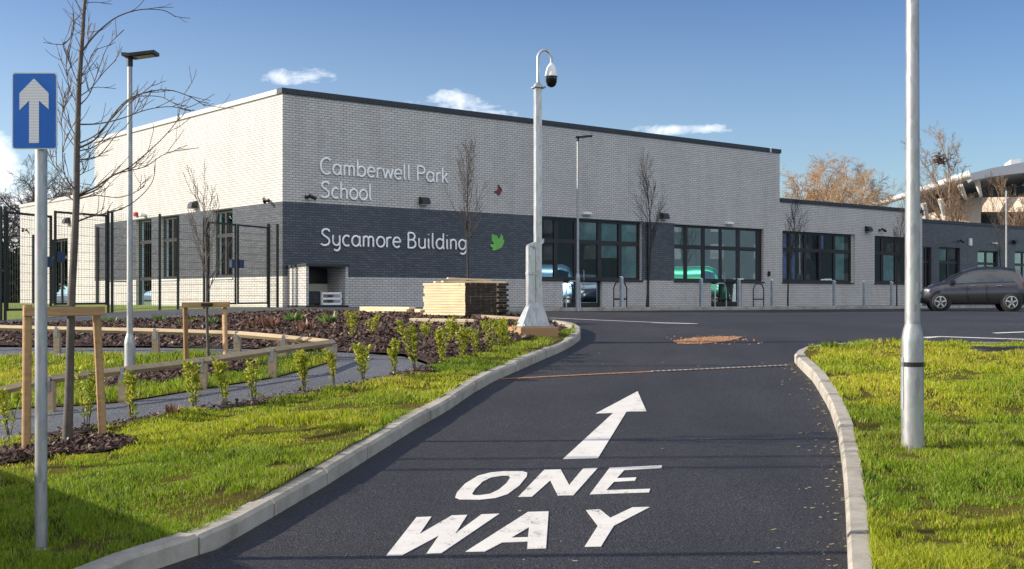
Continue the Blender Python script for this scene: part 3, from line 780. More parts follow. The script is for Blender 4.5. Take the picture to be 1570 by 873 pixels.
# copings
def coping(x0, x1, y0, y1, z, mat, h=.17, ov=.05):
    MB().box(x0-ov, x1+ov, y0-ov, y1, z-.02, z-.02+h, bev=.008).build('coping', mat, school)
coping(0, tEnd1, 0, .28, HT, 'coping_metal'); coping(tEnd1+.06, tEnd2, 0, .28, HL, 'coping_metal')
MB().box(-.05, .25, .282, sEnd1+.05, HT-.015, HT+.145, bev=.008).build('coping', 'coping_sunlit', school)
MB().box(-.04, .25, sEnd1+.052, sEnd2+.05, HS-.02, HS+.13, bev=.008).build('coping', 'coping_sunlit', school)
MB().box(.26, tEnd1-.1, .3, sEnd1-.1, HT-.3, HT-.1).build('roof', 'grey_roof', school)
MB().box(tEnd1+.1, tEnd2-.1, .3, 14, HL-.3, HL-.1).build('roof', 'grey_roof', school)
MB().box(.26, 12, sEnd1+.1, sEnd2-.1, HS-.3, HS-.1).build('roof', 'grey_roof', school)
MB().box(tOf(1180)-.04, tOf(1180)+.04, -.065, -.052, HT-.03, HT+.18).build('coping_joint', 'white_metal', school)

def window(axis, plane, a0, a1, z0, z1, cols, transoms, inw=1, set_=.12, low=None, sill=True, blinds=(), fw=.10, solid=None, name='window'):
    """frame bars at the listed positions, one pane mesh, an optional sill and blinds, a dark room behind"""
    def B(m_, a, b, d, e_, z, zz, bev=.004):
        if axis == 'x': m_.box(a, b, plane+min(d, e_), plane+max(d, e_), z, zz, bev=bev)
        else: m_.box(plane+min(d, e_), plane+max(d, e_), a, b, z, zz, bev=bev)
    m_ = MB(); d0_, d1_ = set_*inw, (set_+.07)*inw; e_ = .003
    B(m_, a0+e_, a0+fw, d0_, d1_, z0+e_, z1-e_); B(m_, a1-fw, a1-e_, d0_, d1_, z0+e_, z1-e_)
    B(m_, a0+fw, a1-fw, d0_, d1_, z1-fw, z1-e_); B(m_, a0+fw, a1-fw, d0_, d1_, z0+e_, z0+fw)
    for c, wd_ in cols: B(m_, c-wd_/2-.015, c+wd_/2+.015, d0_-.004*inw, d1_, z0+fw, z1-fw)
    for tr_, h_ in transoms: B(m_, a0+fw, a1-fw, d0_-.002*inw, d1_, tr_-h_/2, tr_+h_/2)
    w_ = m_.build(name, 'frame_dark', school)
    g = MB(); dd = (set_+.035)*inw
    if axis == 'x': g.quad((a0+fw, plane+dd, z0+fw), (a1-fw, plane+dd, z0+fw), (a1-fw, plane+dd, z1-fw), (a0+fw, plane+dd, z1-fw))
    else: g.quad((plane+dd, a0+fw, z0+fw), (plane+dd, a1-fw, z0+fw), (plane+dd, a1-fw, z1-fw), (plane+dd, a0+fw, z1-fw))
    g.build('pane', 'glass', w_)
    if sill:
        s_ = MB(); B(s_, a0-.04, a1+.04, -.05*inw, (set_+.02)*inw, z0-.05, z0-.003); s_.build('sill', 'black_metal' if sill is True else sill, w_)
    for (b0, b1, y0_, y1_, mt) in blinds:
        bl = MB(); k = max(4, int((b1-b0)/.07)); pv = None
        for i in range(k+1):
            a = b0+(b1-b0)*i/k; dep = (set_+.07+.02*(i % 2))*inw
            q = ((a, plane+dep) if axis == 'x' else (plane+dep, a))
            if pv: bl.quad((*pv, y0_), (*q, y0_), (*q, y1_), (*pv, y1_))
            pv = q
        bl.build('blind', mt, w_)
    # room behind
    r_ = MB(); q = .25
    if axis == 'x': r_.box(a0-q, a1+q, plane+(set_+.10)*inw, plane+3*inw, z0-q, z1+q-.1)
    else: r_.box(plane+(set_+.10)*inw, plane+3*inw, a0-q, a1+q, z0-q, z1+q-.1)
    fs = r_.f; drop = 2 if axis == 'x' else 5
    r_.f = [f for i, f in enumerate(fs) if i != drop]; r_.mi = [0]*5
    r_.build('room', 'interior', w_)
    return w_
T = tOf
TR = 3.56
window('x', 0, wA[0], wA[1], WB, WT, [(T(855.5), .15), (T(887), .20), (T(922.5), .17), (T(954), .13)], [(TR, .16)],
       blinds=[(T(890), T(920), 3.65, 4.3, 'blind_teal'), (T(926), T(951), 3.0, 4.3, 'blind_teal'), (T(958), T(982), 2.25, 4.3, 'blind_teal')])
window('x', 0, wB[0], wB[1], WB, WT, [(T(1055), .13), (T(1082), .14), (T(1108.7), .10), (T(1135.5), .16), (T(1167.2), .28)], [(TR-.03, .16)],
       blinds=[(T(1035), T(1053), 3.6, 4.3, 'blind_teal'), (T(1084), T(1107), 4.15, 4.33, 'paper'), (T(1110), T(1133), 4.15, 4.33, 'paper'), (T(1137), T(1161), 2.3, 4.3, 'blind_teal')])
window('x', 0, wC[0], wC[1]-.15, WB, WT-.02, [(T(1214.5), .12), (T(1238), .14), (T(1260.5), .13), (T(1282.5), .12)], [(TR+.02, .16)],
       blinds=[(T(1206), T(1211), 2.3, 4.3, 'blind_violet'), (T(1219), T(1224), 2.3, 4.3, 'blind_violet'), (T(1264), T(1268), 3.5, 4.3, 'blind_violet'), (T(1286), T(1300), 2.3, 4.3, 'blind_teal')])
window('x', 0, wD[0], wD[1], WB, WT-.02, [(T(1356), .14), (T(1377), .14)], [(TR+.02, .14)], blinds=[(T(1358), T(1376), 2.3, 3.5, 'blind_teal')])
MB().box(wC[1]-.15, wC[1]-.003, .10, .16, WB, WT-.02).build('wall', 'white_brick', school)
# doors
def door(a0, a1, z1, cols):
    z0 = 1.18; m_ = MB(); d0_, d1_ = .115, .185; e_ = .004; fw = .07
    bars = [(a0+e_, a0+fw), (a1-fw, a1-e_)] + [(c-w_/2, c+w_/2) for c, w_ in cols]
    for a, b in bars: m_.box(a, b, d0_, d1_, z0, z1-e_, bev=.004)
    m_.box(a0+fw, a1-fw, d0_+.004, d1_, z0, z0+.14, bev=.004); m_.box(a0+fw, a1-fw, d0_+.004, d1_, z1-.09, z1-e_, bev=.004)
    o_ = m_.build('door', 'frame_dark', school)
    MB().quad((a0+fw, .15, z0+.1), (a1-fw, .15, z0+.1), (a1-fw, .15, z1-.05), (a0+fw, .15, z1-.05)).build('pane', 'glass', o_)
    r_ = MB().box(a0-.2, a1+.2, .22, 3, z0, z1+.1); r_.f = [f for i, f in enumerate(r_.f) if i != 2]; r_.mi = [0]*5
    r_.build('room', 'interior', o_); return o_
dr = door(dA[0], dA[1], WB-.005, [(T(887.5), .2)])
MB().tube([(T(896), .10, 1.75), (T(896), .03, 1.78), (T(896), .03, 2.5), (T(896), .10, 2.53)], .018, 6).build('handle', 'alloy', dr)
dr = door(dB[0], dB[1], WB-.005, [(T(1108.7), .12)])
MB().tube([(T(1112), .10, 1.75), (T(1112), .03, 1.78), (T(1112), .03, 2.5), (T(1112), .10, 2.53)], .018, 6).build('handle', 'alloy', dr)
# left side windows
def ws(rng, cols, trs, z0=WB, z1=WT, sill='white_metal', blinds=(), name='window'):
    return window('y', 0, rng[0], rng[1], z0, z1, cols, trs, sill=sill, blinds=blinds, name=name)
mid = lambda r_, f: r_[0]+(r_[1]-r_[0])*f
ws(W1, [(mid(W1, .5), .08)], [(TR, .12)], blinds=[(mid(W1, .12), mid(W1, .46), 2.25, 4.3, 'blind_violet'), (mid(W1, .55), mid(W1, .66), 2.25, 4.3, 'blind_green')])
ws(W2, [(mid(W2, .5), .08)], [(TR, .12)], blinds=[(mid(W2, .12), mid(W2, .44), 2.25, 4.3, 'blind_violet'), (mid(W2, .55), mid(W2, .66), 2.25, 4.3, 'blind_green')])
ws(D3, [], [(TR, .12), (2.2, .12)], z0=1.1, sill=None, blinds=[(mid(D3, .2), mid(D3, .5), 2.3, 4.3, 'blind_green')], name='door')
ws(L3, [(mid(L3, .5), .1)], [(3.2, .12)], z0=1.1, z1=4.0, sill=None, name='door')
for px in (151, 53):
    s_ = sOf(px); MB().tube([(-.06, s_, .9), (-.06, s_, 4.3)], .05, 8).build('downpipe', 'black_metal', school, smooth=True)
t_ = T(992.5); MB().tube([(t_, -.05, .9), (t_, -.05, WT)], .04, 8).build('downpipe', 'black_metal', school, smooth=True)
# dark wing set back beyond
OUT = -4.0
tw0 = tOf(1412, OUT); tw1 = tw0+38
def TW(px): return tOf(px, OUT)
ow = [(TW(1416), TW(1428), GZ, 4.25), (TW(1440), TW(1472), 2.0, 4.3), (TW(1499), TW(1530), GZ, 4.2), (TW(1556), TW(1585), 1.9, 4.25)]
m = MB(); wall(m, 'x', 4, tEnd2, tw1, .3, HW, ow, ((), (), lambda a, z: 0)); m.build('wall', ['dark_brick'], school, label='far wing of dark brick set back behind the white front')
MB().box(tEnd2+.05, tw1, 3.95, 4.3, HW-.02, HW+.16, bev=.01).build('coping', 'coping_metal', school)
for o_ in ow:
    window('x', 4, o_[0], o_[1], max(o_[2], 1.05), o_[3], [(o_[0]+(o_[1]-o_[0])*.5, .12)], [(3.45, .14)], sill=(o_[2] > 1.2), name='door' if o_[2] < 1.2 else 'window',
           blinds=[(o_[0]+.15, o_[0]+(o_[1]-o_[0])*.46, 3.55, o_[3]-.1, 'blind_teal')])
LW = MB(); LW.box(tEnd2+.1, tw1, 4.35, 14, HW-.3, HW-.1); LW.build('roof', 'grey_roof', school)

# ---- lettering
def arc(cx, cy, rx, ry, a0, a1, n_=12): return [(cx+rx*math.cos(R(a0+(a1-a0)*i/n_)), cy+ry*math.sin(R(a0+(a1-a0)*i/n_))) for i in range(n_+1)]
bowl = arc(.3, .33, .24, .33, 40, 360, 16)
hump = lambda x, w_: arc(x+w_/2, .43, w_/2, .22, 180, 0, 8)+[(x+w_, 0)]
GL = {
 'C': ([arc(.4, .5, .36, .52, 48, 312, 16)], .76), 'S': ([[(.56, .88), (.5, .98), (.38, 1.02), (.24, 1.0), (.13, .9), (.12, .75), (.22, .62), (.38, .52), (.52, .4), (.57, .25), (.5, .08), (.34, 0), (.18, 0), (.06, .08)]], .7),
 'P': ([[(.08, 0), (.08, 1), (.32, 1)]+arc(.32, .75, .25, .25, 90, -90, 8)+[(.08, .5)]], .66),
 'B': ([[(.08, 0), (.08, 1), (.3, 1)]+arc(.3, .765, .21, .235, 90, -90, 8)+[(.08, .53)], [(.3, .53)]+arc(.32, .265, .25, .265, 90, -90, 8)+[(.08, 0)]], .72),
 'a': ([bowl, [(.54, .66), (.54, .12), (.6, 0)]], .70), 'd': ([bowl, [(.54, 1.05), (.54, .12), (.6, 0)]], .70), 'q': ([bowl], .7),
 'b': ([[(.08, 1.05), (.08, 0)], arc(.33, .33, .25, .33, -180, 180, 18)], .68), 'c': ([arc(.3, .33, .24, .33, 52, 308, 14)], .56),
 'e': ([[(.07, .36), (.53, .36)]+arc(.3, .36, .23, .30, 0, 180, 10)+arc(.3, .32, .23, .32, 180, 318, 8)], .62),
 'g': ([bowl, [(.54, .66), (.54, -.1)]+arc(.33, -.1, .21, .22, 0, -140, 8)], .68), 'h': ([[(.08, 1.05), (.08, 0)], [(.08, .4)]+hump(.08, .38)], .6),
 'i': ([[(.1, .66), (.1, .1), (.15, 0)], [(.1, .9), (.1, .94)]], .28), 'k': ([[(.08, 1.05), (.08, 0)], [(.42, .64), (.1, .28)], [(.2, .38), (.46, 0)]], .52),
 'l': ([[(.1, 1.05), (.1, .14), (.18, 0)]], .30), 'm': ([[(.08, .66), (.08, 0)], [(.08, .4)]+hump(.08, .31), [(.39, .4)]+hump(.39, .31)], .86),
 'n': ([[(.08, .66), (.08, 0)], [(.08, .4)]+hump(.08, .38)], .60), 'o': ([arc(.31, .33, .25, .33, 0, 360, 18)], .64),
 'r': ([[(.08, .66), (.08, 0)], [(.08, .38)]+arc(.28, .42, .2, .22, 180, 70, 6)], .42),
 'u': ([[(.08, .66), (.08, .22)]+arc(.28, .22, .2, .22, 180, 360, 8), [(.48, .66), (.48, 0)]], .62),
 'w': ([[(.04, .66), (.2, 0), (.38, .6), (.56, 0), (.72, .66)]], .78),
 'y': ([[(.08, .66), (.08, .24)]+arc(.28, .24, .2, .22, 180, 360, 8), [(.48, .66), (.48, -.1)]+arc(.29, -.1, .19, .22, 0, -140, 8)], .62)}
def letter_line(parent, text, t0, t1, zbase, cap):
    adv = sum(GL[c][1] if c != ' ' else .36 for c in text); sx = (t1-t0)/adv; x = t0
    for c in text:
        if c == ' ': x += .36*sx; continue
        m_ = MB()
        parts_ = []
        for st_ in GL[c][0]:                                             # sharp corners start a new stroke
            cur = [st_[0]]
            for i in range(1, len(st_)):
                cur.append(st_[i])
                if i < len(st_)-1:
                    u_ = Vector((st_[i][0]-st_[i-1][0], st_[i][1]-st_[i-1][1])); v_ = Vector((st_[i+1][0]-st_[i][0], st_[i+1][1]-st_[i][1]))
                    if u_.length > 1e-6 and v_.length > 1e-6 and u_.angle(v_) > R(55): parts_.append(cur); cur = [st_[i]]
            parts_.append(cur)
        for stroke in parts_:
            m_.tube([(x+a*sx, -.03, zbase+b*cap) for a, b in stroke], .033, 8, flat=.55)
        m_.build('letter', 'letter_white', parent, smooth=True); x += GL[c][1]*sx
s1 = thing('name_lettering', 'thin white lettering of the school name high on pale brick', 'lettering', (P0.x, P0.y, 0), ANG)
letter_line(s1, 'Camberwell Park', T(490), T(687), zOf(500, 267), .475)
letter_line(s1, 'School', T(490), T(571), zOf(500, 303.5), .475)
s2 = thing('name_lettering', 'thin white lettering reading Sycamore Building on the dark brick band', 'lettering', (P0.x, P0.y, 0), ANG)
letter_line(s2, 'Sycamore Building', T(490), T(716), zOf(500, 376.5), .49)
lf = [(90, 598), (112, 606), (140, 612), (162, 655), (190, 600), (205, 628), (206, 658), (218, 662), (210, 700), (188, 742), (110, 770), (92, 764), (104, 746), (80, 728), (68, 708), (98, 706), (118, 698), (92, 668)]
m = MB(); m.extrude([(T(740+a/6.717), -.03, zOf(740+a/6.717, 270+b/6.717)) for a, b in lf], (0, .026, 0))
sp = m.build('leaf_emblem', 'leaf_green'); sp.location = (P0.x, P0.y, 0); sp.rotation_euler = (0, 0, ANG); tag(sp, 'bright green leaf emblem on the dark brick band', 'emblem')
bf = [(155, 85), (172, 108), (190, 128), (196, 152), (184, 170), (178, 192), (160, 202), (146, 182), (116, 162), (122, 154), (145, 148), (158, 128)]
m = MB(); m.extrude([(T(740+a/6.717), -.03, zOf(740+a/6.717, 270+b/6.717)) for a, b in bf], (0, .026, 0))
sp = m.build('leaf_emblem', 'moth_red'); sp.location = (P0.x, P0.y, 0); sp.rotation_euler = (0, 0, ANG); tag(sp, 'small dark red leaf shaped emblem on the pale brick', 'emblem')

# ---- fittings on the walls (own things)
def W3(t, outw, z): return P0+dR*t-dN*outw+Vector((0, 0, z))
def bulkhead(px, py, lab, out_=0., side=False):
    if side:
        s_ = sOf(px); loc = P0+dN*s_+Vector((0, 0, zOfS(px, py))); rz = ANG-math.pi/2
    else:
        t = tOf(px, out_); loc = W3(t, out_, zOf(px, py, out_)); rz = ANG
    o_ = thing('wall_light', lab, 'wall light', loc, rz, 'hooded black wall lights')
    q = MB(); prof = [(-.0, .14), (-.10, .13), (-.20, .06), (-.24, -.10), (-.0, -.10)]
    q.extrude([(-.16, a-.003, b) for a, b in prof], (.32, 0, 0)); q.build('hood', 'black_plastic', o_)
    MB().box(-.12, .12, -.2, -.03, -.125, -.102).build('lens', 'white_plastic', o_)
bulkhead(648, 309, 'hooded black wall light above the band between the two lettering lines')
bulkhead(1016, 332, 'hooded black wall light above the dark brick between the two window groups')
bulkhead(1329, 352, 'hooded black wall light on the low white wall between windows')
bulkhead(1554, 372, 'hooded black wall light on the far dark wing above the car', -4)
bulkhead(300, 315, 'hooded wall light sticking out over the left gate behind the young tree', side=True)
bulkhead(105, 339, 'hooded wall light on the low wing at far left', side=True)
def wallcam(px, py, lab, side=False, ang=0, out_=0.):
    if side: loc = P0+dN*sOf(px)+Vector((0, 0, zOfS(px, py))); rz = ANG-math.pi/2
    else: loc = W3(tOf(px, out_), out_, zOf(px, py, out_)); rz = ANG
    o_ = thing('security_camera', lab, 'security camera', loc, rz, 'small wall cameras')
    MB().lathe((0, 0, 0), [(.05, -.05), (.07, -.02), (.07, .02), (.05, .05)], 10).build('mount', 'black_plastic', o_, smooth=True)
    MB().tube([(0, -.0, 0), (0, -.10, 0), (.02, -.16, .0)], .022, 6).build('arm', 'black_plastic', o_, smooth=True)
    MB().tube([(-.02, -.15, .05), (.20, -.24, -.06)], [.055, .06], 8).build('housing', 'black_plastic', o_, smooth=True)
wallcam(470, 302.5, 'small black camera by the corner beside the word School')
wallcam(412, 308, 'small black camera on the sunlit side wall next to the corner', True)
wallcam(1348, 353, 'small black camera above the rightmost white wall window')
wallcam(41, 353, 'small dark camera on the low wing at the far left edge', True)
wallcam(1469, 370, 'small black camera over a narrow window of the dark wing', out_=-4)
def wallbox(px, py, w_, h_, d_, mat, name, lab, cat, side=False, out_=0., group=None):
    if side: loc = P0+dN*sOf(px)+Vector((0, 0, zOfS(px, py))); rz = ANG-math.pi/2
    else: loc = W3(tOf(px, out_), out_, zOf(px, py, out_)); rz = ANG
    q = MB().box(-w_/2, w_/2, -d_, -.004, -h_/2, h_/2, bev=min(w_, h_, d_)*.2); q.box(-w_*.3, w_*.3, -d_-.01, -d_-.001, -h_*.2, h_*.2)
    o_ = q.build(name, mat); o_.location = loc; o_.rotation_euler = (0, 0, rz); tag(o_, lab, cat, group)
wallbox(898, 328, .42, .10, .12, 'white_plastic', 'emergency_light', 'slim white light above the door nearest the mast', 'door light')
wallbox(1117, 343, .42, .10, .12, 'white_plastic', 'emergency_light', 'slim white light above the second door', 'door light')
wallbox(1524, 373.5, .42, .10, .12, 'white_plastic', 'emergency_light', 'slim white light above the door of the far dark wing', 'door light', out_=-4)
wallbox(1487, 371.5, .28, .42, .08, 'white_plastic', 'alarm_box', 'white alarm box on the far dark wing', 'alarm box', out_=-4)
wallbox(823, 322, .16, .2, .10, 'red_plastic', 'fire_sounder', 'small red sounder on the brick just behind the mast', 'alarm')
wallbox(210, 329, .2, .16, .10, 'red_plastic', 'fire_sounder', 'small red sounder on the sunlit side wall above a narrow door', 'alarm', True)
wallbox(1178, 420, .10, .20, .08, 'black_plastic', 'intercom', 'small black intercom on pale brick between two window groups', 'intercom')
wallbox(222, 330, .2, .12, .2, 'white_plastic', 'emergency_light', 'short white light above the narrow door of the side wall', 'door light', True)

# ---- bin shelter against the corner
def bin_shelter():
    o_ = thing('bin_shelter', 'small open fronted brick bin shelter beside the building corner', 'shelter', (P0.x, P0.y, 0), ANG)
    w_ = 1.1; t0, t1 = .17, 1.62; zt = 2.42; zf = 2.46
    q = MB(); q.extrude([(t0, -.003, .9), (t0, -w_, .9), (t0, -w_, zf), (t0, -.003, zt)], (.09, 0, 0)); q.build('side_wall', 'white_brick', o_)
    q = MB(); q.extrude([(t1-.09, -.003, .9), (t1-.09, -w_, .9), (t1-.09, -w_, zf), (t1-.09, -.003, zt)], (.09, 0, 0)); q.build('side_wall', 'white_brick', o_)
    q = MB(); q.extrude([(t0-.03, -.004, zt+.004), (t0-.03, -w_-.06, zf+.006), (t0-.03, -w_-.06, zf+.085), (t0-.03, -.004, zt+.085)], (t1-t0+.06, 0, 0)); q.build('roof', 'coping_metal', o_)
    q = MB().box(t0+.094, t1-.094, -.06, -.01, .9, 1.95); q.build('back_panel', 'panel_beige', o_)
    q = MB().box(t0+.094, t1-.094, -.05, -.008, 1.955, 2.38); q.build('back_panel', 'black_plastic', o_, label='dark upper back panel')
    q = MB().box(t0-.01, t1+.01, -w_-.01, -.02, .9, 1.30); q.build('plinth', 'black_metal', o_)
    b_ = thing('waste_bin', 'small dark bin with a red mark inside the brick shelter', 'bin', (P0+dR*.55-dN*.75+Vector((0, 0, 1.3))), ANG)
    MB().box(-.2, .2, -.2, .2, .02, .42, bev=.03).build('bin_body', 'black_plastic', b_); MB().lathe((0, -.21, .2), [(.05, 0), (.05, .01)], 8).build('badge', 'red_plastic', b_)
    c_ = thing('plastic_crate', 'pale open crate lying in the brick bin shelter', 'crate', (P0+dR*1.1-dN*.8+Vector((0, 0, 1.3))), ANG)
    q = MB(); 
    for z in (0, .16, .32): q.box(-.35, .35, -.22, -.19, z+.01, z+.07); q.box(-.35, .35, .19, .22, z+.01, z+.07)
    for x in (-.35, .31): q.box(x, x+.04, -.22, .22, .012, .4)
    q.box(-.34, .34, -.2, .2, .02, .05); q.build('slatted_body', 'white_plastic', c_)
bin_shelter()

# ------------------------------------------------------------------ mesh fence and gates
def fence():
    F0 = Vector((fenceR.x, fenceR.y, 0)); F1 = Vector((fenceL.x, fenceL.y, 0)); d = (F1-F0); L = d.length; d.normalize()
    def fp(px):
        u = (px-CX)/FPX; return (u*F0.y-F0.x)/(d.x-u*d.y)
    zg = lambda s_: zu(F0.x+d.x*s_, F0.y+d.y*s_)
    H = 2.5; nrm = Vector((-d.y, d.x, 0))
    def post(o_, s_, w_=.055, off=0, h=H):
        p_ = F0+d*s_+nrm*off; z = zg(s_); MB().box(p_.x-w_/2, p_.x+w_/2, p_.y-w_/2, p_.y+w_/2, z-.2, z+h, bev=.008).build('post', 'fence_green', o_, world=True)
    def mesh(o_, s0, s1, z0, z1, f=None, nm='mesh_panel'):
        q = MB(); n_ = max(2, int(abs(s1-s0)/.08))
        f = f or (lambda s_: F0+d*s_)
        for i in range(n_+1):
            s_ = s0+(s1-s0)*i/n_; p_ = f(s_); q.tube([p_+Vector((0, 0, z0(s_))), p_+Vector((0, 0, z1(s_)))], .0035, 3, caps=False)
        k = 0; h_ = z1(s0)-z0(s0)
        while k*.2 <= h_:
            a, b = f(s0), f(s1); q.tube([a+Vector((0, 0, z0(s0)+k*.2)), b+Vector((0, 0, z0(s1)+k*.2))], .0045, 3, caps=False); k += 1
        q.build(nm, 'fence_green', o_, world=True)
    top = lambda s_: zg(s_)+H-.05; bot = lambda s_: zg(s_)+.06
    fo = thing('mesh_fence', 'dark green welded mesh fence between the two gates', 'fence', F0)
    segs = [fp(313), fp(273), fp(245), fp(172)]
    for s_ in segs: post(fo, s_)
    for a, b in zip(segs[:-1], segs[1:]): mesh(fo, a, b, bot, top)
    # closing panel by the building corner
    fo2 = thing('mesh_fence', 'narrow mesh fence panel joining the gate to the building corner', 'fence', F0)
    Pc = Vector((P0.x-.12, P0.y-.15, 0))
    q = MB(); z = zg(0)
    for i in range(14):
        p_ = F0.lerp(Pc, i/13.); q.tube([p_+Vector((0, 0, z+.06)), p_+Vector((0, 0, z+H-.05))], .0035, 3, caps=False)
    for k in range(13): q.tube([F0+Vector((0, 0, z+.06+k*.2)), Pc+Vector((0, 0, z+.06+k*.2))], .0045, 3, caps=False)
    q.build('mesh_panel', 'fence_green', fo2, world=True)
    MB().box(Pc.x-.035, Pc.x+.035, Pc.y-.035, Pc.y+.035, z-.1, z+H, bev=.008).build('post', 'fence_green', fo2, world=True)
    # left end panel running out of the picture
    fo3 = thing('mesh_fence', 'mesh fence panel at the left edge beyond the double gate', 'fence', F1)
    s1 = fp(1); post(fo3, s1); post(fo3, s1+2.6); mesh(fo3, s1, s1+2.6, bot, top)
    def leaf(o_, s0, s1, swing, zlift, lockside):
        """a gate leaf hinged at s0"""
        hinge = F0+d*s0; w_ = abs(s1-s0)-.06; sg = 1 if s1 > s0 else -1
        dd = (Matrix.Rotation(R(swing), 3, 'Z') @ (d*sg)); f = lambda q_: hinge+dd*q_
        zb_ = zg(s0)+zlift; zt_ = zg(s0)+H-.1; q = MB(); V_ = lambda p_, z: Vector((p_.x, p_.y, z))
        for a in (.06, w_): q.beam(V_(f(a), zb_), V_(f(a), zt_), .05, .05)
        for z in (zb_+.03, zt_-.03): q.beam(V_(f(.06), z), V_(f(w_), z), .045, .05)
        g = q.build('gate_leaf', 'fence_green', o_, world=True)
        mesh(g, .08, w_-.02, lambda s_: zb_+.05, lambda s_: zt_-.05, f, 'mesh_infill')
        c_ = f(w_-.14); q = MB(); zz = zb_+.44*(zt_-zb_)+.15
        n2 = Vector((-dd.y, dd.x, 0)); q.beam(V_(f(w_-.24), zz), V_(f(w_-.01), zz), .09, .24, bev=.01); q.build('lock_box', 'lock_blue', g, world=True)
    gd = thing('mesh_gate', 'double mesh gate with blue lock boxes at the far left', 'gate', F1, 0, 'double mesh gates with blue lock boxes')
    a, b = fp(166), fp(8); mid_ = (a+b)/2; post(gd, a, .05); post(gd, b, .05)
    leaf(gd, a, mid_, -7, .2, 1); leaf(gd, b, mid_, 7, .2, 1)
    gd = thing('mesh_gate', 'double mesh gate with blue lock boxes next to the building corner', 'gate', F0, 0, 'double mesh gates with blue lock boxes')
    a, b = fp(412), fp(318); mid_ = fp(363); post(gd, a, .08); post(gd, b, .06)
    leaf(gd, a, mid_, 0, .1, 1); leaf(gd, b, mid_, 0, .1, 1)
fence()
# hoop barrier behind the fence
hp = G(180, 468); o = MB().tube([hp+Vector((-.42, 0, -.1)), hp+Vector((-.42, 0, .75)), hp+Vector((-.32, 0, .87)), hp+Vector((.32, 0, .87)), hp+Vector((.42, 0, .75)), hp+Vector((.42, 0, -.1))], .022, 6).build('hoop_barrier', 'black_metal', smooth=True)
tag(o, 'dark metal hoop barrier on the grass behind the mesh fence', 'barrier')

# ------------------------------------------------------------------ bare trees
def rot_about(v, ax, a): return Matrix.Rotation(a, 3, ax) @ v
class Tree:
    def __init__(s, seed): s.r = random.Random(seed); s.m = {0: MB(), 1: MB()}; s.count = 0
    def grow(s, p, d, L, rad, lvl, cfg):
        r = s.r; n_ = cfg['seg'][min(lvl, len(cfg['seg'])-1)]; pts = [p.copy()]; rr = [rad]; q = p.copy(); dd = d.normalized()
        for i in range(n_):
            j = cfg['wob'][min(lvl, len(cfg['wob'])-1)]
            dd = (dd+Vector((r.gauss(0, j), r.gauss(0, j), r.gauss(0, j)+cfg['up'][min(lvl, len(cfg['up'])-1)]))).normalized()
            q = q+dd*(L/n_); pts.append(q.copy()); rr.append(max(cfg['rmin'], rad*(1-(i+1)/n_*cfg.get('tap', .75))))
        s.m[0 if lvl == 0 else 1].tube(pts, rr, 7 if lvl == 0 else (5 if lvl == 1 else 3), caps=False)
        if lvl >= cfg['lv']: return
        k = cfg['kids'][min(lvl, len(cfg['kids'])-1)]
        for c in range(k):
            f = cfg['start'][min(lvl, len(cfg['start'])-1)]; f = f+(1-f)*((c+r.random())/k)
            idx = f*n_; i = min(int(idx), n_-1); pp = pts[i].lerp(pts[i+1], idx-i); base = (pts[i+1]-pts[i]).normalized()
            ax = base.cross(Vector((r.gauss(0, 1), r.gauss(0, 1), r.gauss(0, 1)))).normalized()
            an = R(cfg['ang'][min(lvl, len(cfg['ang'])-1)]*r.uniform(.7, 1.25)); nd = rot_about(base, ax, an)
            prof = cfg.get('prof', lambda f_: 1-.55*f_)(f) if lvl == 0 else (1-.4*f)
            s.grow(pp, nd, L*cfg['len'][min(lvl, len(cfg['len'])-1)]*prof*r.uniform(.75, 1.2), max(cfg['rmin'], rr[i]*cfg['rk']), lvl+1, cfg)
def bare_tree(name, label, base, H, r0, cfg, seed, mats=('twig', 'twig'), group=None, lean=(0, 0)):
    o_ = thing(name, label, 'tree', base, 0, group); t = Tree(seed)
    t.grow(Vector(base)-Vector((0, 0, .15)), Vector((lean[0], lean[1], 1)), H, r0, 0, cfg)
    t.m[0].build('trunk', mats[0], o_, world=True, smooth=True); t.m[1].build('crown', mats[1], o_, world=True)
    return o_
slim = dict(seg=[9, 6, 4], wob=[.03, .06, .1], up=[.0, .16, .1], rmin=.0045, lv=2, kids=[34, 7], start=[.38, .15], ang=[34, 35], len=[.30, .42], rk=.42, tap=.85, prof=lambda f_: .35+1.1*(1-f_)*min(1, (f_-.3)*5))
K = r_up
def slimtree(px, ytop, D, lab, seed, r0=.035):
    x = (px-CX)/FPX*D; z = zu(x, D); ztop = CZ+(HY-ytop)/FPX*D; H = ztop-z+.1
    return bare_tree('young_tree', lab, (x, D, z), H, r0, slim, seed, ('twig_dark', 'twig_dark'), 'slim bare young trees in front of the school')
slimtree(716, 228, 31, 'slim bare young tree in front of the last lettering letters', 1)
slimtree(991, 250, 42.2, 'slim bare young tree right of the first window group', 2, .04)
slimtree(1208, 303, 47.5, 'slim bare young tree where the tall block meets the lower one', 3, .04)
slimtree(1375, 318, 53.5, 'slim bare young tree partly behind the tall lamp column', 4, .04)
slimtree(1538, 278, 58, 'slim bare young tree behind the parked car', 5, .04)

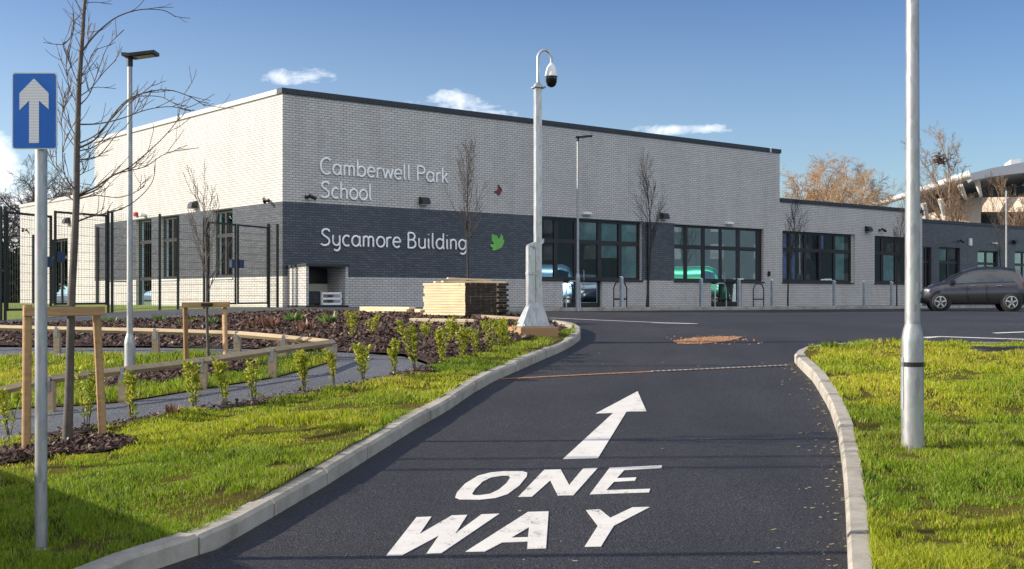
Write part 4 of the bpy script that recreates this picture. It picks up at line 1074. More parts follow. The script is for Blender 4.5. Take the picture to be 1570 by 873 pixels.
wide = dict(seg=[5, 6, 5, 4, 3, 3], wob=[.05, .13, .16, .2, .22], up=[0, .05, .03, -.02, -.05], rmin=.007, lv=4, kids=[11, 9, 8, 8], start=[.3, .25, .2, .15], ang=[48, 42, 40, 38], len=[.85, .62, .52, .5], rk=.5, tap=.7, prof=lambda f_: 1-.25*f_)
wil = dict(wide); wil.update(up=[0, .05, .02, -.06, -.14], rmin=.007, kids=[12, 9, 9, 10], len=[.85, .62, .55, .6])
def bgtree(name, px, D, ytop, lab, cfg, seed, mats, r0=.35, Hf=.62, group=None):
    x = (px-CX)/FPX*D; z = zu(x, D); H = (CZ+(HY-ytop)/FPX*D-z)*Hf
    return bare_tree(name, lab, (x, D, z), H, r0, cfg, seed, mats, group)
bgtree('willow_tree', 1252, 86, 226, 'broad bare willow with glowing orange twigs behind the low roof', wil, 11, ('oak_twig', 'willow_twig'), .4, .58)
bgtree('bare_tree', 1312, 92, 262, 'rounded brown bare tree just right of the orange willow', wil, 12, ('oak_twig', 'oak_twig'), .4, .58)
bgtree('bare_tree', 1350, 100, 275, 'lower grey brown bare tree leaning out beside the tall lamp column', wide, 14, ('oak_twig', 'oak_twig'), .3, .6)
tall = dict(wide); tall.update(up=[0, .14, .1, .06, .03], ang=[35, 34, 34, 34], kids=[12, 8, 7, 6], start=[.22, .2, .15, .1], rmin=.007, len=[.6, .55, .5, .5])
tt = bgtree('bare_tree', 1462, 84, 196, 'tall upright bare tree with a nest in front of the curved roof building', tall, 15, ('oak_twig', 'oak_twig'), .22, .66)
nb = P(1441, 246, 84); q = MB(); rr_ = random.Random(3)
for _ in range(90):
    a = Vector((rr_.gauss(0, .25), rr_.gauss(0, .25), rr_.gauss(0, .2))); b = a+Vector((rr_.gauss(0, .25), rr_.gauss(0, .25), rr_.gauss(0, .12))); q.tube([nb+a, nb+b], .03, 3)
o = q.build('bird_nest', 'nest'); tag(o, 'dark twig nest high in the tall bare tree', 'nest')
bgtree('bare_tree', 1560, 74, 250, 'bare tree with warm brown twigs cut by the right edge', tall, 16, ('oak_twig', 'oak_twig'), .18, .62)
bgtree('bare_tree', 60, 70, 232, 'dark bare tree behind the one way sign post', wide, 17, ('twig_dark', 'twig_dark'), .28, .58, 'bare trees behind the left wing')
bgtree('bare_tree', 118, 76, 248, 'dark bare tree seen through the staked tree at the left', wide, 18, ('twig_dark', 'twig_dark'), .28, .58, 'bare trees behind the left wing')
bgtree('bare_tree', 8, 80, 262, 'dark bare tree at the far left edge against white cloud', wide, 19, ('twig_dark', 'twig_dark'), .28, .58, 'bare trees behind the left wing')

EV = []
def evergreen(x, y, h, rad, lab, seed):  # unseen trees added to darken what the side windows reflect
    o_ = thing('reflected_evergreen', lab, 'tree', (x, y, zu(x, y)), 0, 'evergreen trees added outside the picture')
    MB().tube([(0, 0, -.2), (0, 0, h*.5)], [.25, .12], 8).build('trunk', 'old_timber', o_)
    if not EV: EV.append(None)
    rs_ = np.random.RandomState(seed); n_ = 3200; A = rs_.normal(size=(n_, 3)); A /= np.linalg.norm(A, axis=1)[:, None]
    Q = A*(rs_.rand(n_, 1)**.33)*np.array([rad, rad, h*.5]); Q[:, 2] += h*.52
    Q *= 1+.0*Q; U = rs_.normal(size=(n_, 3))*.22; W_ = rs_.normal(size=(n_, 3))*.22
    V_ = np.stack([Q-U, Q+W_, Q+U, Q-W_], 1).reshape(-1, 3); F_ = np.arange(n_*4).reshape(-1, 4)
    cc = np.array([[.03, .05, .02], [.05, .07, .03], [.04, .05, .035]])[rs_.randint(0, 3, n_)]*rs_.uniform(.6, 1.3, (n_, 1)); np_mesh('crown', V_, F_, 'leaf_blade', np.repeat(cc, 4, 0), o_)
simple('house_brick', (.018, .027, .032), .85, 0, .15, 1.2); simple('roof_slate', (.07, .07, .08), .7, 0, .2, 2)
for i in range(7):  # unseen house row added so the front windows reflect something dark
    hx, hy = 74, 26+i*8.02; hz = zu(40, hy)
    ho = thing('reflected_house', 'dark terraced house added right of the picture for the window reflections', 'house', (hx, hy, hz), 0, 'terraced houses added outside the picture')
    MB().box(0, 8, -4, 4, -.5, 9.2).build('wall', 'house_brick', ho)
    q = MB(); q.extrude([(-.4, -4, 9.2), (8.4, -4, 9.2), (4, -4, 11.8)], (0, 8, 0)); q.build('roof', 'roof_slate', ho)
    for wy in (-2, 2):
        for wz in (1.2, 4.0, 6.6): MB().box(-.05, .02, wy-.6, wy+.6, wz, wz+1.4).build('window', 'dark_glazing', ho)
    MB().box(-.06, .02, -.5, .5, 0, 2.1).build('door', 'white_plastic', ho)
for i in range(8): evergreen(-52-(i % 3)*2, 42+i*5.2, 9.5-(i % 4)*1.1, 3.2, 'dark evergreen tree added left of the picture for the window reflections', 80+i)
# far hedge beyond the left wing
def leafblob(name, lab, cat, c, rad, n_, size, cols, seed):
    rs_ = np.random.RandomState(seed); A = rs_.normal(size=(n_, 3)); A /= np.linalg.norm(A, axis=1)[:, None]
    Q = A*(rs_.rand(n_, 1)**.4)*np.array(rad)*(.8+.4*rs_.rand(n_, 1)); Q[:, 2] = np.abs(Q[:, 2]); Q += np.array(c)
    U = rs_.normal(size=(n_, 3))*size; W_ = rs_.normal(size=(n_, 3))*size
    V_ = np.stack([Q-U, Q+W_, Q+U, Q-W_], 1).reshape(-1, 3); F_ = np.arange(n_*4).reshape(-1, 4)
    cc = np.array(cols)[rs_.randint(0, len(cols), n_)]*rs_.uniform(.6, 1.3, (n_, 1)); o_ = np_mesh(name, V_, F_, 'leaf_blade', np.repeat(cc, 4, 0)); tag(o_, lab, cat); return o_
c = G(8, 462); leafblob('evergreen_bush', 'dark evergreen bush behind the fence at the far left', 'bush', (-27.0, 63, zu(-27, 63)), (1.6, 1.5, 3.2), 2600, .12, [(.02, .035, .015), (.03, .05, .02)], 3)

# ------------------------------------------------------------------ curved roof building in the distance
DB = 112.0
arena = thing('curved_roof_building', 'large modern building with a curved grey roof and white canted struts', 'building', P(1500, 452, DB)*1.0)
def slab(name, pts, depth, mat, d_=DB, smooth=False, lab=None, turn=0.):
    q = MB(); q.extrude([P(a, b, d_+(1500-a)*turn) for a, b in pts], (depth*.25, depth, 0)); return q.build(name, mat, arena, world=True, label=lab)
slab('roof', [(1484, 267), (1520, 258), (1570, 249), (1640, 240), (1800, 226), (1800, 240), (1640, 254), (1570, 265), (1520, 271), (1490, 277)], 45, 'grey_roof', DB-2)
q = MB(); q.tube([P(1300, 325, DB+3), P(1338, 315, DB+1), (P(1372, 305, DB)), P(1408, 293.5, DB-1), P(1450, 280, DB-2), P(1488, 268, DB-3)], [.15, .22, .28, .32, .36, .4], 8); q.build('roof_edge', 'white_steel', arena, world=True, smooth=True)
slab('soffit', [(1408, 296), (1486, 272), (1486, 280), (1408, 301)], 12, 'interior', DB+.5)
slab('glazing', [(1412, 297), (1486, 274), (1570, 266), (1800, 243), (1800, 345), (1412, 345)], 30, 'dark_glazing', DB+13)
slab('wall', [(1505, 303), (1800, 299), (1800, 325), (1505, 325)], 4, 'pale_render', DB+1, turn=.06)
slab('wall', [(1410, 333), (1500, 302), (1504, 302), (1504, 360), (1385, 360), (1385, 340)], 4, 'pale_render', DB+1.6, lab='sunlit sloping lower wall', turn=.10)
slab('wall', [(1505, 326.5), (1800, 326.5), (1800, 470), (1505, 470)], 4, 'dark_glazing', DB+3)
slab('wall', [(1385, 361), (1504, 361), (1504, 470), (1385, 470)], 4, 'pale_render', DB+1.6, turn=.10)
slab('roof_plant', [(1550, 252), (1550, 245), (1565, 243.5), (1565, 250)], 4, 'white_steel', DB+4)
for a, b, c_, d_ in ((1442, 309, 1447, 330), (1472, 288, 1481, 306), (1497, 277, 1504, 302), (1416, 315, 1422, 336)):
    MB().tube([P(a, b-3, DB+.2), P(c_, d_, DB+.8)], [.28, .16], 8).build('strut', 'white_steel', arena, world=True, smooth=True)
for k in range(5):
    a = 1520+k*36; MB().beam(P(a, 272, DB+12.6), P(a, 301, DB+12.6), .2, .2).build('mullion', 'white_steel', arena, world=True)

# ------------------------------------------------------------------ one way sign
sb = G(63, 846); sD = sb.y
sg = thing('one_way_sign', 'blue rectangular sign with a white upward arrow on a grey post', 'road sign', sb)
zt = P(63, 116, sD).z-sb.z
m = MB(); m.tube([(0, 0, -.2), (0, 0, .6), (0, 0, zt)], .033, 20); m.build('post', 'galvanised', sg, smooth=True)
MB().lathe((0, 0, -.02), [(.05, 0), (.045, .025), (.037, .04)], 16).build('post_collar', 'galv_dull', sg, smooth=True)
def rrect(w_, h_, r_, y, z): 
    pts = []
    for cx_, cz_, a0 in ((w_/2-r_, h_/2-r_, 0), (-w_/2+r_, h_/2-r_, 90), (-w_/2+r_, -h_/2+r_, 180), (w_/2-r_, -h_/2+r_, 270)):
        pts += [(cx_+r_*math.cos(R(a0+k*22.5)), y, z+cz_+r_*math.sin(R(a0+k*22.5))) for k in range(5)]
    return pts
ctr = P(58, 172, sD); cx0, cz0 = ctr.x-sb.x, ctr.z-sb.z; pw_, ph_ = 69/FPX*sD, 117/FPX*sD
pl = MB(); pl.extrude([(x+cx0, y, z) for x, y, z in rrect(pw_, ph_, .016, -.045, cz0)], (0, .004, 0)); pl = pl.build('sign_plate', 'sign_arrow', sg)
q = MB(); q.extrude([(x+cx0, y, z) for x, y, z in rrect(pw_-.014, ph_-.014, .012, -.0475, cz0)], (0, .0015, 0)); q.build('blue_face', 'sign_blue', pl)
ar = [(157, 336), (218, 397), (218, 464), (178, 428), (178, 604), (137, 604), (137, 428), (97, 468), (97, 397)]
q = MB(); q.extrude([(lambda w_: (w_.x-sb.x, -.0505, w_.z-sb.z))(P(a/2.729, b/2.729, sD)) for a, b in ar], (0, .0015, 0)); q.build('arrow', 'sign_arrow', pl)
for dz in (-.12, .12): MB().lathe((0, 0, cz0+dz), [(.042, -.015), (.042, .015)], 16).build('clip', 'galv_dull', sg)

# ------------------------------------------------------------------ lamp columns
def lamp_column(px, py, ytop, lab, rb, rs_, hb, head=True, hd=1, surf=r_up, D=None, headw=.45, door=True, group='galvanised lamp columns'):
    b = G(px, py, surf) if D is None else Vector(((px-CX)/FPX*D, D, CZ-(py-HY)/FPX*D))
    o_ = thing('lamp_column', lab, 'lamp column', b, 0, group); H = P(px, ytop, b.y).z-b.z
    MB().lathe((0, 0, 0), [(rb, -.2), (rb, hb-.06), (rb*.97, hb-.03), ((rb+rs_)/2, hb+.03), (rs_*1.02, hb+.07), (rs_, hb+.08)], 24).build('base', 'galvanised', o_, smooth=True)
    MB().lathe((0, 0, 0), [(rs_, hb+.081), (rs_*.8, H)], 20).build('shaft', 'galvanised', o_, smooth=True)
    if door:
        q = MB(); q.add([(math.cos(a)*(rb+.003), math.sin(a)*(rb+.003), z) for z in (.32, hb-.18) for a in (R(150), R(163), R(176), R(189), R(202))], [(i, i+1, i+6, i+5) for i in range(4)]); q.build('access_door', 'galv_dull', o_)
    if head:
        hw = headw
        MB().tube([(0, 0, H-.02), (0, 0, H+.12)], rs_*1.0, 10).build('bracket', 'black_metal', o_, smooth=True)
        q = MB(); q.extrude([(-.07, -hw*.35, H+.10), (.03, -hw*.38, H+.09), (hw, -hw*.34, H+.13), (hw, hw*.34, H+.13), (.03, hw*.38, H+.09), (-.07, hw*.35, H+.10)], (0, 0, .04)); h_ = q.build('lamp_head', 'black_metal', o_)
        q = MB(); q.quad((.08, -hw*.25, H+.090), (hw*.9, -hw*.22, H+.12), (hw*.9, hw*.22, H+.12), (.08, hw*.25, H+.090)); q.build('lens', 'panel_beige', h_)
    return o_, b
lamp_column(199, 572, 100, 'slim lamp column with flat black head standing in the island lawn', .068, .038, .42, headw=.34)
lamp_column(886, 475, 216, 'slim distant lamp column in front of the first school door', .075, .042, 1.1, D=38.5, headw=.46)
lamp_column(1543, 466, 292, 'slim lamp column rising behind the parked car', .075, .042, 1.0, D=53, headw=.5)
rc, rb_ = lamp_column(1399, 691, -160, 'thick galvanised lamp column with black strap standing in the right lawn', .084, .058, .9, head=False)
H7 = 6.0; MB().tube([(0, 0, P(1399, -160, rb_.y).z-rb_.z), (0, 0, 7.2)], .05, 12).build('upper_shaft', 'galvanised', rc, smooth=True)
q = MB(); q.box(-.1, .55, -.16, .16, 7.2, 7.28, bev=.02); q.build('lamp_head', 'black_metal', rc)
MB().lathe((0, 0, P(1399, 562, rb_.y).z-rb_.z), [(.087, 0), (.087, .035)], 24).build('strap', 'black_plastic', rc)

# ------------------------------------------------------------------ camera mast
mb = G(820, 516); mD = mb.y
mast = thing('camera_mast', 'white square camera mast with swan neck and dome camera on a brick plinth', 'camera mast', mb, R(20))
s_ = mD/FPX
zy = lambda y_: (HY-y_)*s_+CZ-mb.z
plh = thing('mast_plinth', 'orange brick plinth under the camera mast', 'plinth', mb+Vector((-.02, 0, 0)), R(20))
MB().box(-.30, .30, -.26, .34, -.2, zy(501.5), bev=.01).build('block', 'plinth_brick', plh)
z0 = zy(501)
q = MB(); q.box(-.27, .25, -.19, .27, z0, z0+.015)
for sx in (-1, 1):
    for sy in (-1, 1): q.lathe((sx*.22, sy*.19+.03, z0+.015), [(.02, 0), (.02, .03)], 6)
q.build('base_plate', 'galv_dull', mast)
q = MB(); w0, w1 = .23, .08
q.add([(-.25, -.14, z0+.015), (.19, -.14, z0+.015), (.19, .16, z0+.015), (-.25, .16, z0+.015), (-.10, -.065, z0+.36), (.10, -.065, z0+.36), (.10, .065, z0+.36), (-.10, .065, z0+.36)], [(0, 1, 5, 4), (1, 2, 6, 5), (2, 3, 7, 6), (3, 0, 4, 7), (4, 5, 6, 7)]); q.build('gusset', 'galv_dull', mast)
MB().box(.0, .095, -.05, .05, z0+.2, zy(128), bev=.012).build('shaft', 'galv_mast', mast)
q = MB(); q.box(-.125, -.01, -.055, .055, z0+.3, zy(377), bev=.01); q.box(-.13, -.003, -.062, .062, zy(422), zy(417), bev=.004)
q.extrude([(-.125, -.055, zy(376)), (.13, -.055, zy(366)), (.13, -.055, zy(372)), (-.02, -.055, zy(384))], (0, .11, 0)); q.build('hinge_post', 'galv_mast', mast)
MB().box(-.03, .15, -.09, .09, zy(135), zy(133)).build('top_plate', 'galv_dull', mast)
MB().tube([(.05, 0, zy(134)), (.05, 0, zy(126))], .03, 8).build('spigot', 'galv_dull', mast)
cr = math.cos(R(20)); pts = [(.05, zy(128)), (.05, zy(90))]+[(.05+.11+.11*math.cos(R(180-a)), zy(90)+.14*math.sin(R(a))) for a in range(20, 181, 20)]+[(.27, zy(97))]
MB().tube([(a, 0, b) for a, b in pts], .021, 10).build('swan_neck', 'galv_mast', mast, smooth=True)
dm = MB().lathe((.27, 0, zy(97)), [(.02, .02), (.04, -.0), (.07, -.05), (.09, -.12), (.098, -.17), (.098, -.185)], 20).build('camera_housing', 'white_metal', mast, smooth=True)
MB().lathe((.27, 0, zy(97)), [(.09, -.186), (.09, -.21), (.085, -.27), (.06, -.33), (.02, -.35)], 20).build('camera_dome', 'lens_black', mast, smooth=True)

# ------------------------------------------------------------------ staked trees
def stake(parent, a, b, r_=.033):
    MB().tube([a, a.lerp(b, .5), b], r_, 12).build('stake', 'stake_wood', parent, world=True, smooth=True)
b = G(104, 682); TD = b.y
def PT(px, py, dd=0): return P(px, py, TD+dd)
ft = thing('young_tree', 'tall staked young tree with long arching bare branches in the front lawn', 'tree', b)
trunk = [(103, 690), (106, 600), (108, 520), (110, 450), (114, 380), (117, 310), (118, 220), (121, 130), (126, 60), (130, 0), (134, -60), (137, -130)]
TRr = [.047, .038, .035, .033, .031, .029, .026, .022, .018, .014, .010, .006]
MB().tube([PT(*p_) for p_ in trunk], [r_*.95 for r_ in TRr], 10).build('trunk', 'bark_fg', ft, world=True, smooth=True)
rnd = random.Random(12); q = MB()
def spline(pts, k=4):
    out_ = []
    for i in range(len(pts)-1):
        p0, p1, p2, p3 = pts[max(i-1, 0)], pts[i], pts[i+1], pts[min(i+2, len(pts)-1)]
        for j in range(k):
            t = j/k; out_.append(.5*((2*p1)+(p2-p0)*t+(2*p0-5*p1+4*p2-p3)*t*t+(3*p1-p0-3*p2+p3)*t**3))
    out_.append(pts[-1]); return out_
def branch(pts, r0, depth, twigs=5, tl=.24):
    twigs = int(twigs*1.7)
    L = [PT(a, b_, depth*(i/(len(pts)-1))) for i, (a, b_) in enumerate(pts)]; L = spline(L)
    n_ = len(L); q.tube(L, [max(.0036, r0*(1-.75*i/(n_-1))) for i in range(n_)], 5)
    for _ in range(twigs):
        i = rnd.randint(1, n_-2); d_ = (L[i+1]-L[i]).normalized(); sd = Vector((rnd.gauss(0, .5), rnd.gauss(0, .5), rnd.gauss(.35, .5)))
        dd = (d_+sd*.8).normalized(); p_ = L[i]; T_ = [p_]; ln = tl*rnd.uniform(.4, 1.2)
        for k in range(4): dd = (dd+Vector((rnd.gauss(0, .12), rnd.gauss(0, .12), rnd.gauss(.03, .12)))).normalized(); T_.append(T_[-1]+dd*ln/4)
        q.tube(T_, [.0036, .0034, .003, .0028, .0024], 3)
        if rnd.random() < .6:
            j = 2; dd = (dd+Vector((rnd.gauss(0, .5), rnd.gauss(0, .5), rnd.gauss(0, .5)))).normalized(); q.tube([T_[j], T_[j]+dd*ln*.3, T_[j]+dd*ln*.5+Vector((0, 0, .02))], [.0026, .0022, .0018], 3)
for pts, r0, dp, tw in (
    ([(127, 78), (140, 60), (158, 42), (182, 25), (215, 15), (250, 16), (269, 26)], .009, .25, 3),
    ([(124, 160), (138, 143), (152, 105), (165, 72), (190, 46)], .006, -.2, 4),
    ([(122, 148), (140, 135), (160, 110), (178, 92)], .005, .3, 4),
    ([(124, 191), (150, 190), (183, 183), (227, 168), (264, 164), (293, 171)], .007, .45, 5),
    ([(122, 227), (145, 215), (161, 194), (190, 158), (220, 143), (256, 138), (290, 148), (315, 163)], .009, .1, 6),
    ([(122, 220), (150, 205), (180, 172), (205, 150), (242, 148), (262, 156), (285, 170)], .007, -.35, 5),
    ([(120, 232), (150, 222), (176, 186), (200, 158), (232, 132), (238, 124)], .006, .5, 4),
    ([(120, 300), (147, 287), (172, 270), (198, 257), (234, 227), (256, 205), (276, 180)], .010, -.15, 6),
    ([(120, 302), (150, 290), (176, 268), (222, 256), (256, 235), (305, 227)], .008, .35, 6),
    ([(119, 340), (140, 332), (160, 328), (192, 318), (217, 300), (234, 278), (238, 254)], .008, .2, 5),
    ([(119, 306), (146, 300), (180, 303), (205, 296), (222, 285)], .006, -.3, 5),
    ([(120, 245), (150, 240), (180, 205), (196, 190), (215, 150)], .006, .4, 4),
    ([(120, 160), (108, 140), (102, 110), (103, 80), (112, 50), (113, 20)], .005, .2, 8),
    ([(120, 130), (108, 100), (98, 75), (97, 66)], .004, -.2, 6),
    ([(119, 215), (106, 190), (97, 165), (100, 140)], .005, .1, 7),
    ([(119, 230), (105, 212), (94, 190), (100, 160), (108, 130)], .005, .3, 7),
    ([(118, 300), (104, 285), (88, 262), (76, 240), (66, 215)], .007, .2, 7),
    ([(118, 295), (100, 270), (96, 235), (104, 205)], .006, -.2, 6),
    ([(118, 312), (100, 300), (84, 305), (76, 310)], .005, .1, 4),
    ([(119, 270), (130, 262), (139, 235), (150, 225)], .005, -.2, 5),
    ([(122, 120), (135, 100), (140, 85), (150, 74)], .004, .2, 4),
    ([(128, 20), (116, 2), (108, -12), (104, -30)], .005, .1, 2),
    ([(129, 12), (136, -5), (146, -30)], .005, .1, 2),
    ([(124, 80), (136, 66), (134, 50), (140, 36)], .004, .2, 4)):
    branch(pts, r0, dp, tw)
for k in range(40):                                                       # short side shoots up the leader
    f = rnd.uniform(0, 1); y_ = 310-f*330; p_ = PT(118+(310-y_)*.036, y_); a = rnd.uniform(0, 6.28); L_ = rnd.uniform(.05, .22); d_ = Vector((math.cos(a), math.sin(a), rnd.uniform(.3, 1.4))).normalized()
    q.tube([p_, p_+d_*L_*.5, p_+(d_+Vector((0, 0, .25)))*L_], [.0035, .0028, .002], 3)
q.build('crown', 'twig', ft, world=True)
fs = thing('tree_stake_frame', 'two round timber stakes with a crossbar around the tall front lawn tree', 'tree stakes', G(100, 690))
stake(fs, G(40, 697)-Vector((0, 0, .2)), P(42, 468, G(40, 697).y), .036); stake(fs, G(160, 677)-Vector((0, 0, .2)), P(148, 482, G(160, 677).y), .034)
a_ = P(40, 478, G(40, 697).y); b_ = P(163, 477, G(160, 677).y); MB().beam(a_+Vector((0, -.05, 0)), b_+Vector((0, -.05, 0)), .03, .075, bev=.004).build('crossbar', 'stake_wood', fs, world=True)
c_ = PT(111, 474); MB().beam(c_+Vector((-.16, -.04, 0)), c_+Vector((.03, -.04, 0)), .07, .06, bev=.01).build('tie_block', 'rubber', fs, world=True)
MB().lathe((c_.x-fs.location.x, c_.y-fs.location.y, c_.z-.03-fs.location.z), [(.045, 0), (.045, .05)], 12).build('strap', 'rubber', fs)
# middle staked tree
b = G(320, 560); md = b.y
mt = thing('young_tree', 'small staked bare tree in the island in front of the side gate', 'tree', b)
Hm = P(322, 285, md).z-b.z
mcfg = dict(slim); mcfg.update(kids=[30, 5], start=[.42, .15], rmin=.0028, len=[.36, .3], ang=[40, 30], up=[0, .2, .1], prof=lambda f_: 1.15*(1-f_*.55))
t = Tree(44); t.grow(b-Vector((0, 0, .1)), Vector((0.0, 0, 1)), Hm, .024, 0, mcfg)
t.m[0].build('trunk', 'bark_fg', mt, world=True, smooth=True); t.m[1].build('crown', 'bark_fg', mt, world=True)
fs = thing('tree_stake_frame', 'smaller pair of timber stakes with crossbar around the island tree', 'tree stakes', G(315, 562))
for (x0, y0, x1, y1) in ((286, 556, 284, 470), (347, 568, 344, 470)):
    g_ = G(x0, y0); stake(fs, g_-Vector((0, 0, .15)), P(x1, y1, md+.02), .032)
MB().beam(P(279, 468, md-.05), P(352, 467, md-.05), .035, .07, bev=.004).build('crossbar', 'stake_wood', fs, world=True)
MB().beam(P(309, 467, md-.08), P(326, 467, md-.08), .05, .04, bev=.008).build('tie_block', 'rubber', fs, world=True)

# ------------------------------------------------------------------ knee rails
def knee(posts, lab, extra=None):
    pw = []
    for px, pyt, pyb in posts:
        b_ = G(px, pyb); pw.append((b_, P(px, pyt, b_.y).z))
    o_ = thing('knee_rail', lab, 'knee rail', pw[0][0], 0, 'low timber knee rails')
    for b_, zt_ in pw:
        z1 = zt_+.01
        MB().box(b_.x-.045, b_.x+.045, b_.y-.045, b_.y+.045, b_.z-.2, z1-.06, bev=.006).build('post', 'rail_wood', o_, world=True)
        MB().box(b_.x-.02, b_.x+.02, b_.y-.062, b_.y-.05, z1-.16, z1+.0, bev=.002).build('bracket', 'galvanised', o_, world=True)
    for (a, ta), (c_, tc) in zip(pw[:-1], pw[1:]):
        va = Vector((a.x, a.y, ta-.03)); vc = Vector((c_.x, c_.y, tc-.03)); dd = (vc-va).normalized()*.005
        va = va+dd; vc = vc-dd; d_ = (vc-va); L = d_.length; d_.normalize(); sd = d_.cross(Vector((0, 0, 1))).normalized(); up = sd.cross(d_).normalized()
        M_ = Matrix(((d_.x, sd.x, up.x, va.x), (d_.y, sd.y, up.y, va.y), (d_.z, sd.z, up.z, va.z), (0, 0, 0, 1))) @ Matrix.Rotation(R(45), 4, 'X')
        MB().box(0, L, -.032, .032, -.032, .032, M=M_, bev=.004).build('rail', 'rail_wood', o_, world=True)
knee([(-70, 612, 650), (77, 577, 632), (190, 564, 617), (311, 550, 597), (418, 534, 580), (511, 522, 553)], 'low timber knee rail in front of the island beside the shrub row')
knee([(-60, 498, 541), (88, 502, 541.5), (239, 505, 542), (364, 509, 542), (436, 515, 553-2), (505, 522, 553)], 'low timber knee rail at the back of the island beside the mulch bed')

# ------------------------------------------------------------------ hedge whips
def shrub(px, yt, yb, wpx, seed, lab, lean=0, dens=1.):
    b_ = G(px, yb); sc_ = b_.y/FPX; H = (yb-yt)*sc_; Wd = wpx*sc_/2
    r = random.Random(seed); o_ = thing('hedge_whip', lab, 'shrub', b_, 0, 'young hedge shrubs with yellow green leaves')
    st = MB(); lv = MB(); cols = []
    stems = []
    for k in range(r.randint(4, 6)):
        a = r.uniform(0, 6.28); f = r.uniform(.25, 1)*Wd; top = Vector((math.cos(a)*f+lean*H, math.sin(a)*f, H*r.uniform(.7, 1))); midp = Vector((math.cos(a)*f*.55+lean*H*.4, math.sin(a)*f*.55, H*.45))
        pts = spline([Vector((r.gauss(0, .012), r.gauss(0, .012), -.03)), midp, top], 4); st.tube(pts, [.005-.0004*i for i in range(len(pts))], 4); stems.append(pts)
    nlf = int(330*dens*max(.6, H/.55))
    for k in range(nlf):
        pts = r.choice(stems); f = r.random()**.6*.85+.15; i = f*(len(pts)-1); i0 = min(int(i), len(pts)-2); p_ = pts[i0].lerp(pts[i0+1], i-i0)
        a = r.uniform(0, 6.28); d_ = Vector((math.cos(a), math.sin(a), r.uniform(.2, 1.3))).normalized(); L = r.uniform(.034, .066); sd = d_.cross(Vector((r.gauss(0, .4), r.gauss(0, .4), 1))).normalized()*L*.27; nr_ = sd.cross(d_).normalized()
        p0 = p_+d_*.008; q_ = [p0, p0+d_*L*.45+sd-nr_*.003, p0+d_*L+nr_*r.uniform(-.012, .004), p0+d_*L*.45-sd-nr_*.003, p0+d_*L*.5+nr_*.004]
        lv.add(q_, [(0, 1, 4), (1, 2, 4), (2, 3, 4), (3, 0, 4)])
        t = r.random(); c_ = (.24, .32, .03) if t < .35 else ((.46, .48, .04) if t < .8 else (.6, .54, .09)); g = r.uniform(.75, 1.15)
        cols += [(c_[0]*g, c_[1]*g, c_[2]*g, 1)]*5
    st.build('stems', 'twig', o_); lv.col = cols; lv.build('foliage', 'leaf_blade', o_)
SH = [(14, 577, 668, 46, 'bushy whip at the left edge behind the first stake'), (134, 560, 654, 40, 'bushy whip between the tree trunk and the right stake'), (203, 572, 646, 30, 'whip just right of the right tree stake'),
      (299, 556, 630, 28, 'whip left of the knee rail post in the front row'), (347, 552, 624, 32, 'whip right of the knee rail post in the front row'), (388, 552, 618, 26, 'thin pale whip below the middle of the front knee rail'),
      (467, 534, 604, 30, 'whip directly left of the knee rail corner'), (512, 530, 590, 28, 'leaning whip under the knee rail corner'), (557, 529, 587, 30, 'whip just right of the knee rail corner on the path edge'),
      (605, 522, 580, 26, 'whip on the path edge left of the tall leaning one'), (636, 482, 571, 34, 'tall leaning whip at the right end of the path'), (540, 474, 522, 30, 'tall whip at the top left of the mulch bed'),
      (570, 484, 517, 20, 'small whip in the mulch bed below the loose boards'), (653, 496, 524, 22, 'small whip in the mulch below the timber stack corner'), (680, 504, 561, 28, 'whip nearest the lawn right of the path end'),
      (692, 488, 532, 26, 'back row whip under the sunlit end of the timber stack'), (710, 494, 554, 30, 'bright whip under the middle of the timber stack'), (731, 504, 551, 26, 'front row whip below the dark end of the timber stack'),
      (751, 489, 543, 32, 'dense whip below the dark end of the timber stack'), (768, 492, 538, 26, 'dense whip second from the mast plinth'), (780, 486, 534, 28, 'last whip touching the mast plinth')]
for i, (px, yt, yb, wp, lab) in enumerate(SH):
    shrub(px, yt, yb, wp, 100+i*7, lab+' ' if False else lab.replace('whip', 'yellow green hedge whip', 1), lean=-.18 if px in (636, 512) else random.uniform(-.06, .06), dens=random.uniform(.6, 1.3))
# low green tufts
def tuft(px, py, wpx, hpx, seed, lab, cols=((.07, .14, .03), (.14, .22, .04)), name='low_plant', cat='plant'):
    b_ = G(px, py); k = b_.y/FPX; r = random.Random(seed); lv = MB(); cc = []
    for i in range(46):
        a = r.uniform(0, 6.28); rr_ = r.random()*wpx*k/2; p_ = Vector((math.cos(a)*rr_, math.sin(a)*rr_, 0)); d_ = Vector((math.cos(a)*.6+r.gauss(0, .3), math.sin(a)*.6+r.gauss(0, .3), 1)).normalized(); L = hpx*k*r.uniform(.4, 1.1)
        sd = d_.cross(Vector((r.gauss(0, 1), r.gauss(0, 1), .2))).normalized()*L*.12
        lv.add([p_, p_+d_*L*.5+sd, p_+d_*L, p_+d_*L*.5-sd], [(0, 1, 2), (0, 2, 3)]); c_ = cols[r.randint(0, len(cols)-1)]; g = r.uniform(.7, 1.2); cc += [(c_[0]*g, c_[1]*g, c_[2]*g, 1)]*4
    lv.col = cc; o_ = lv.build(name, 'leaf_blade'); o_.location = b_+Vector((0, 0, .03)); tag(o_, lab, cat, 'small plants in the mulch beds')
    if wpx > 30: tag(o_, kind='stuff')
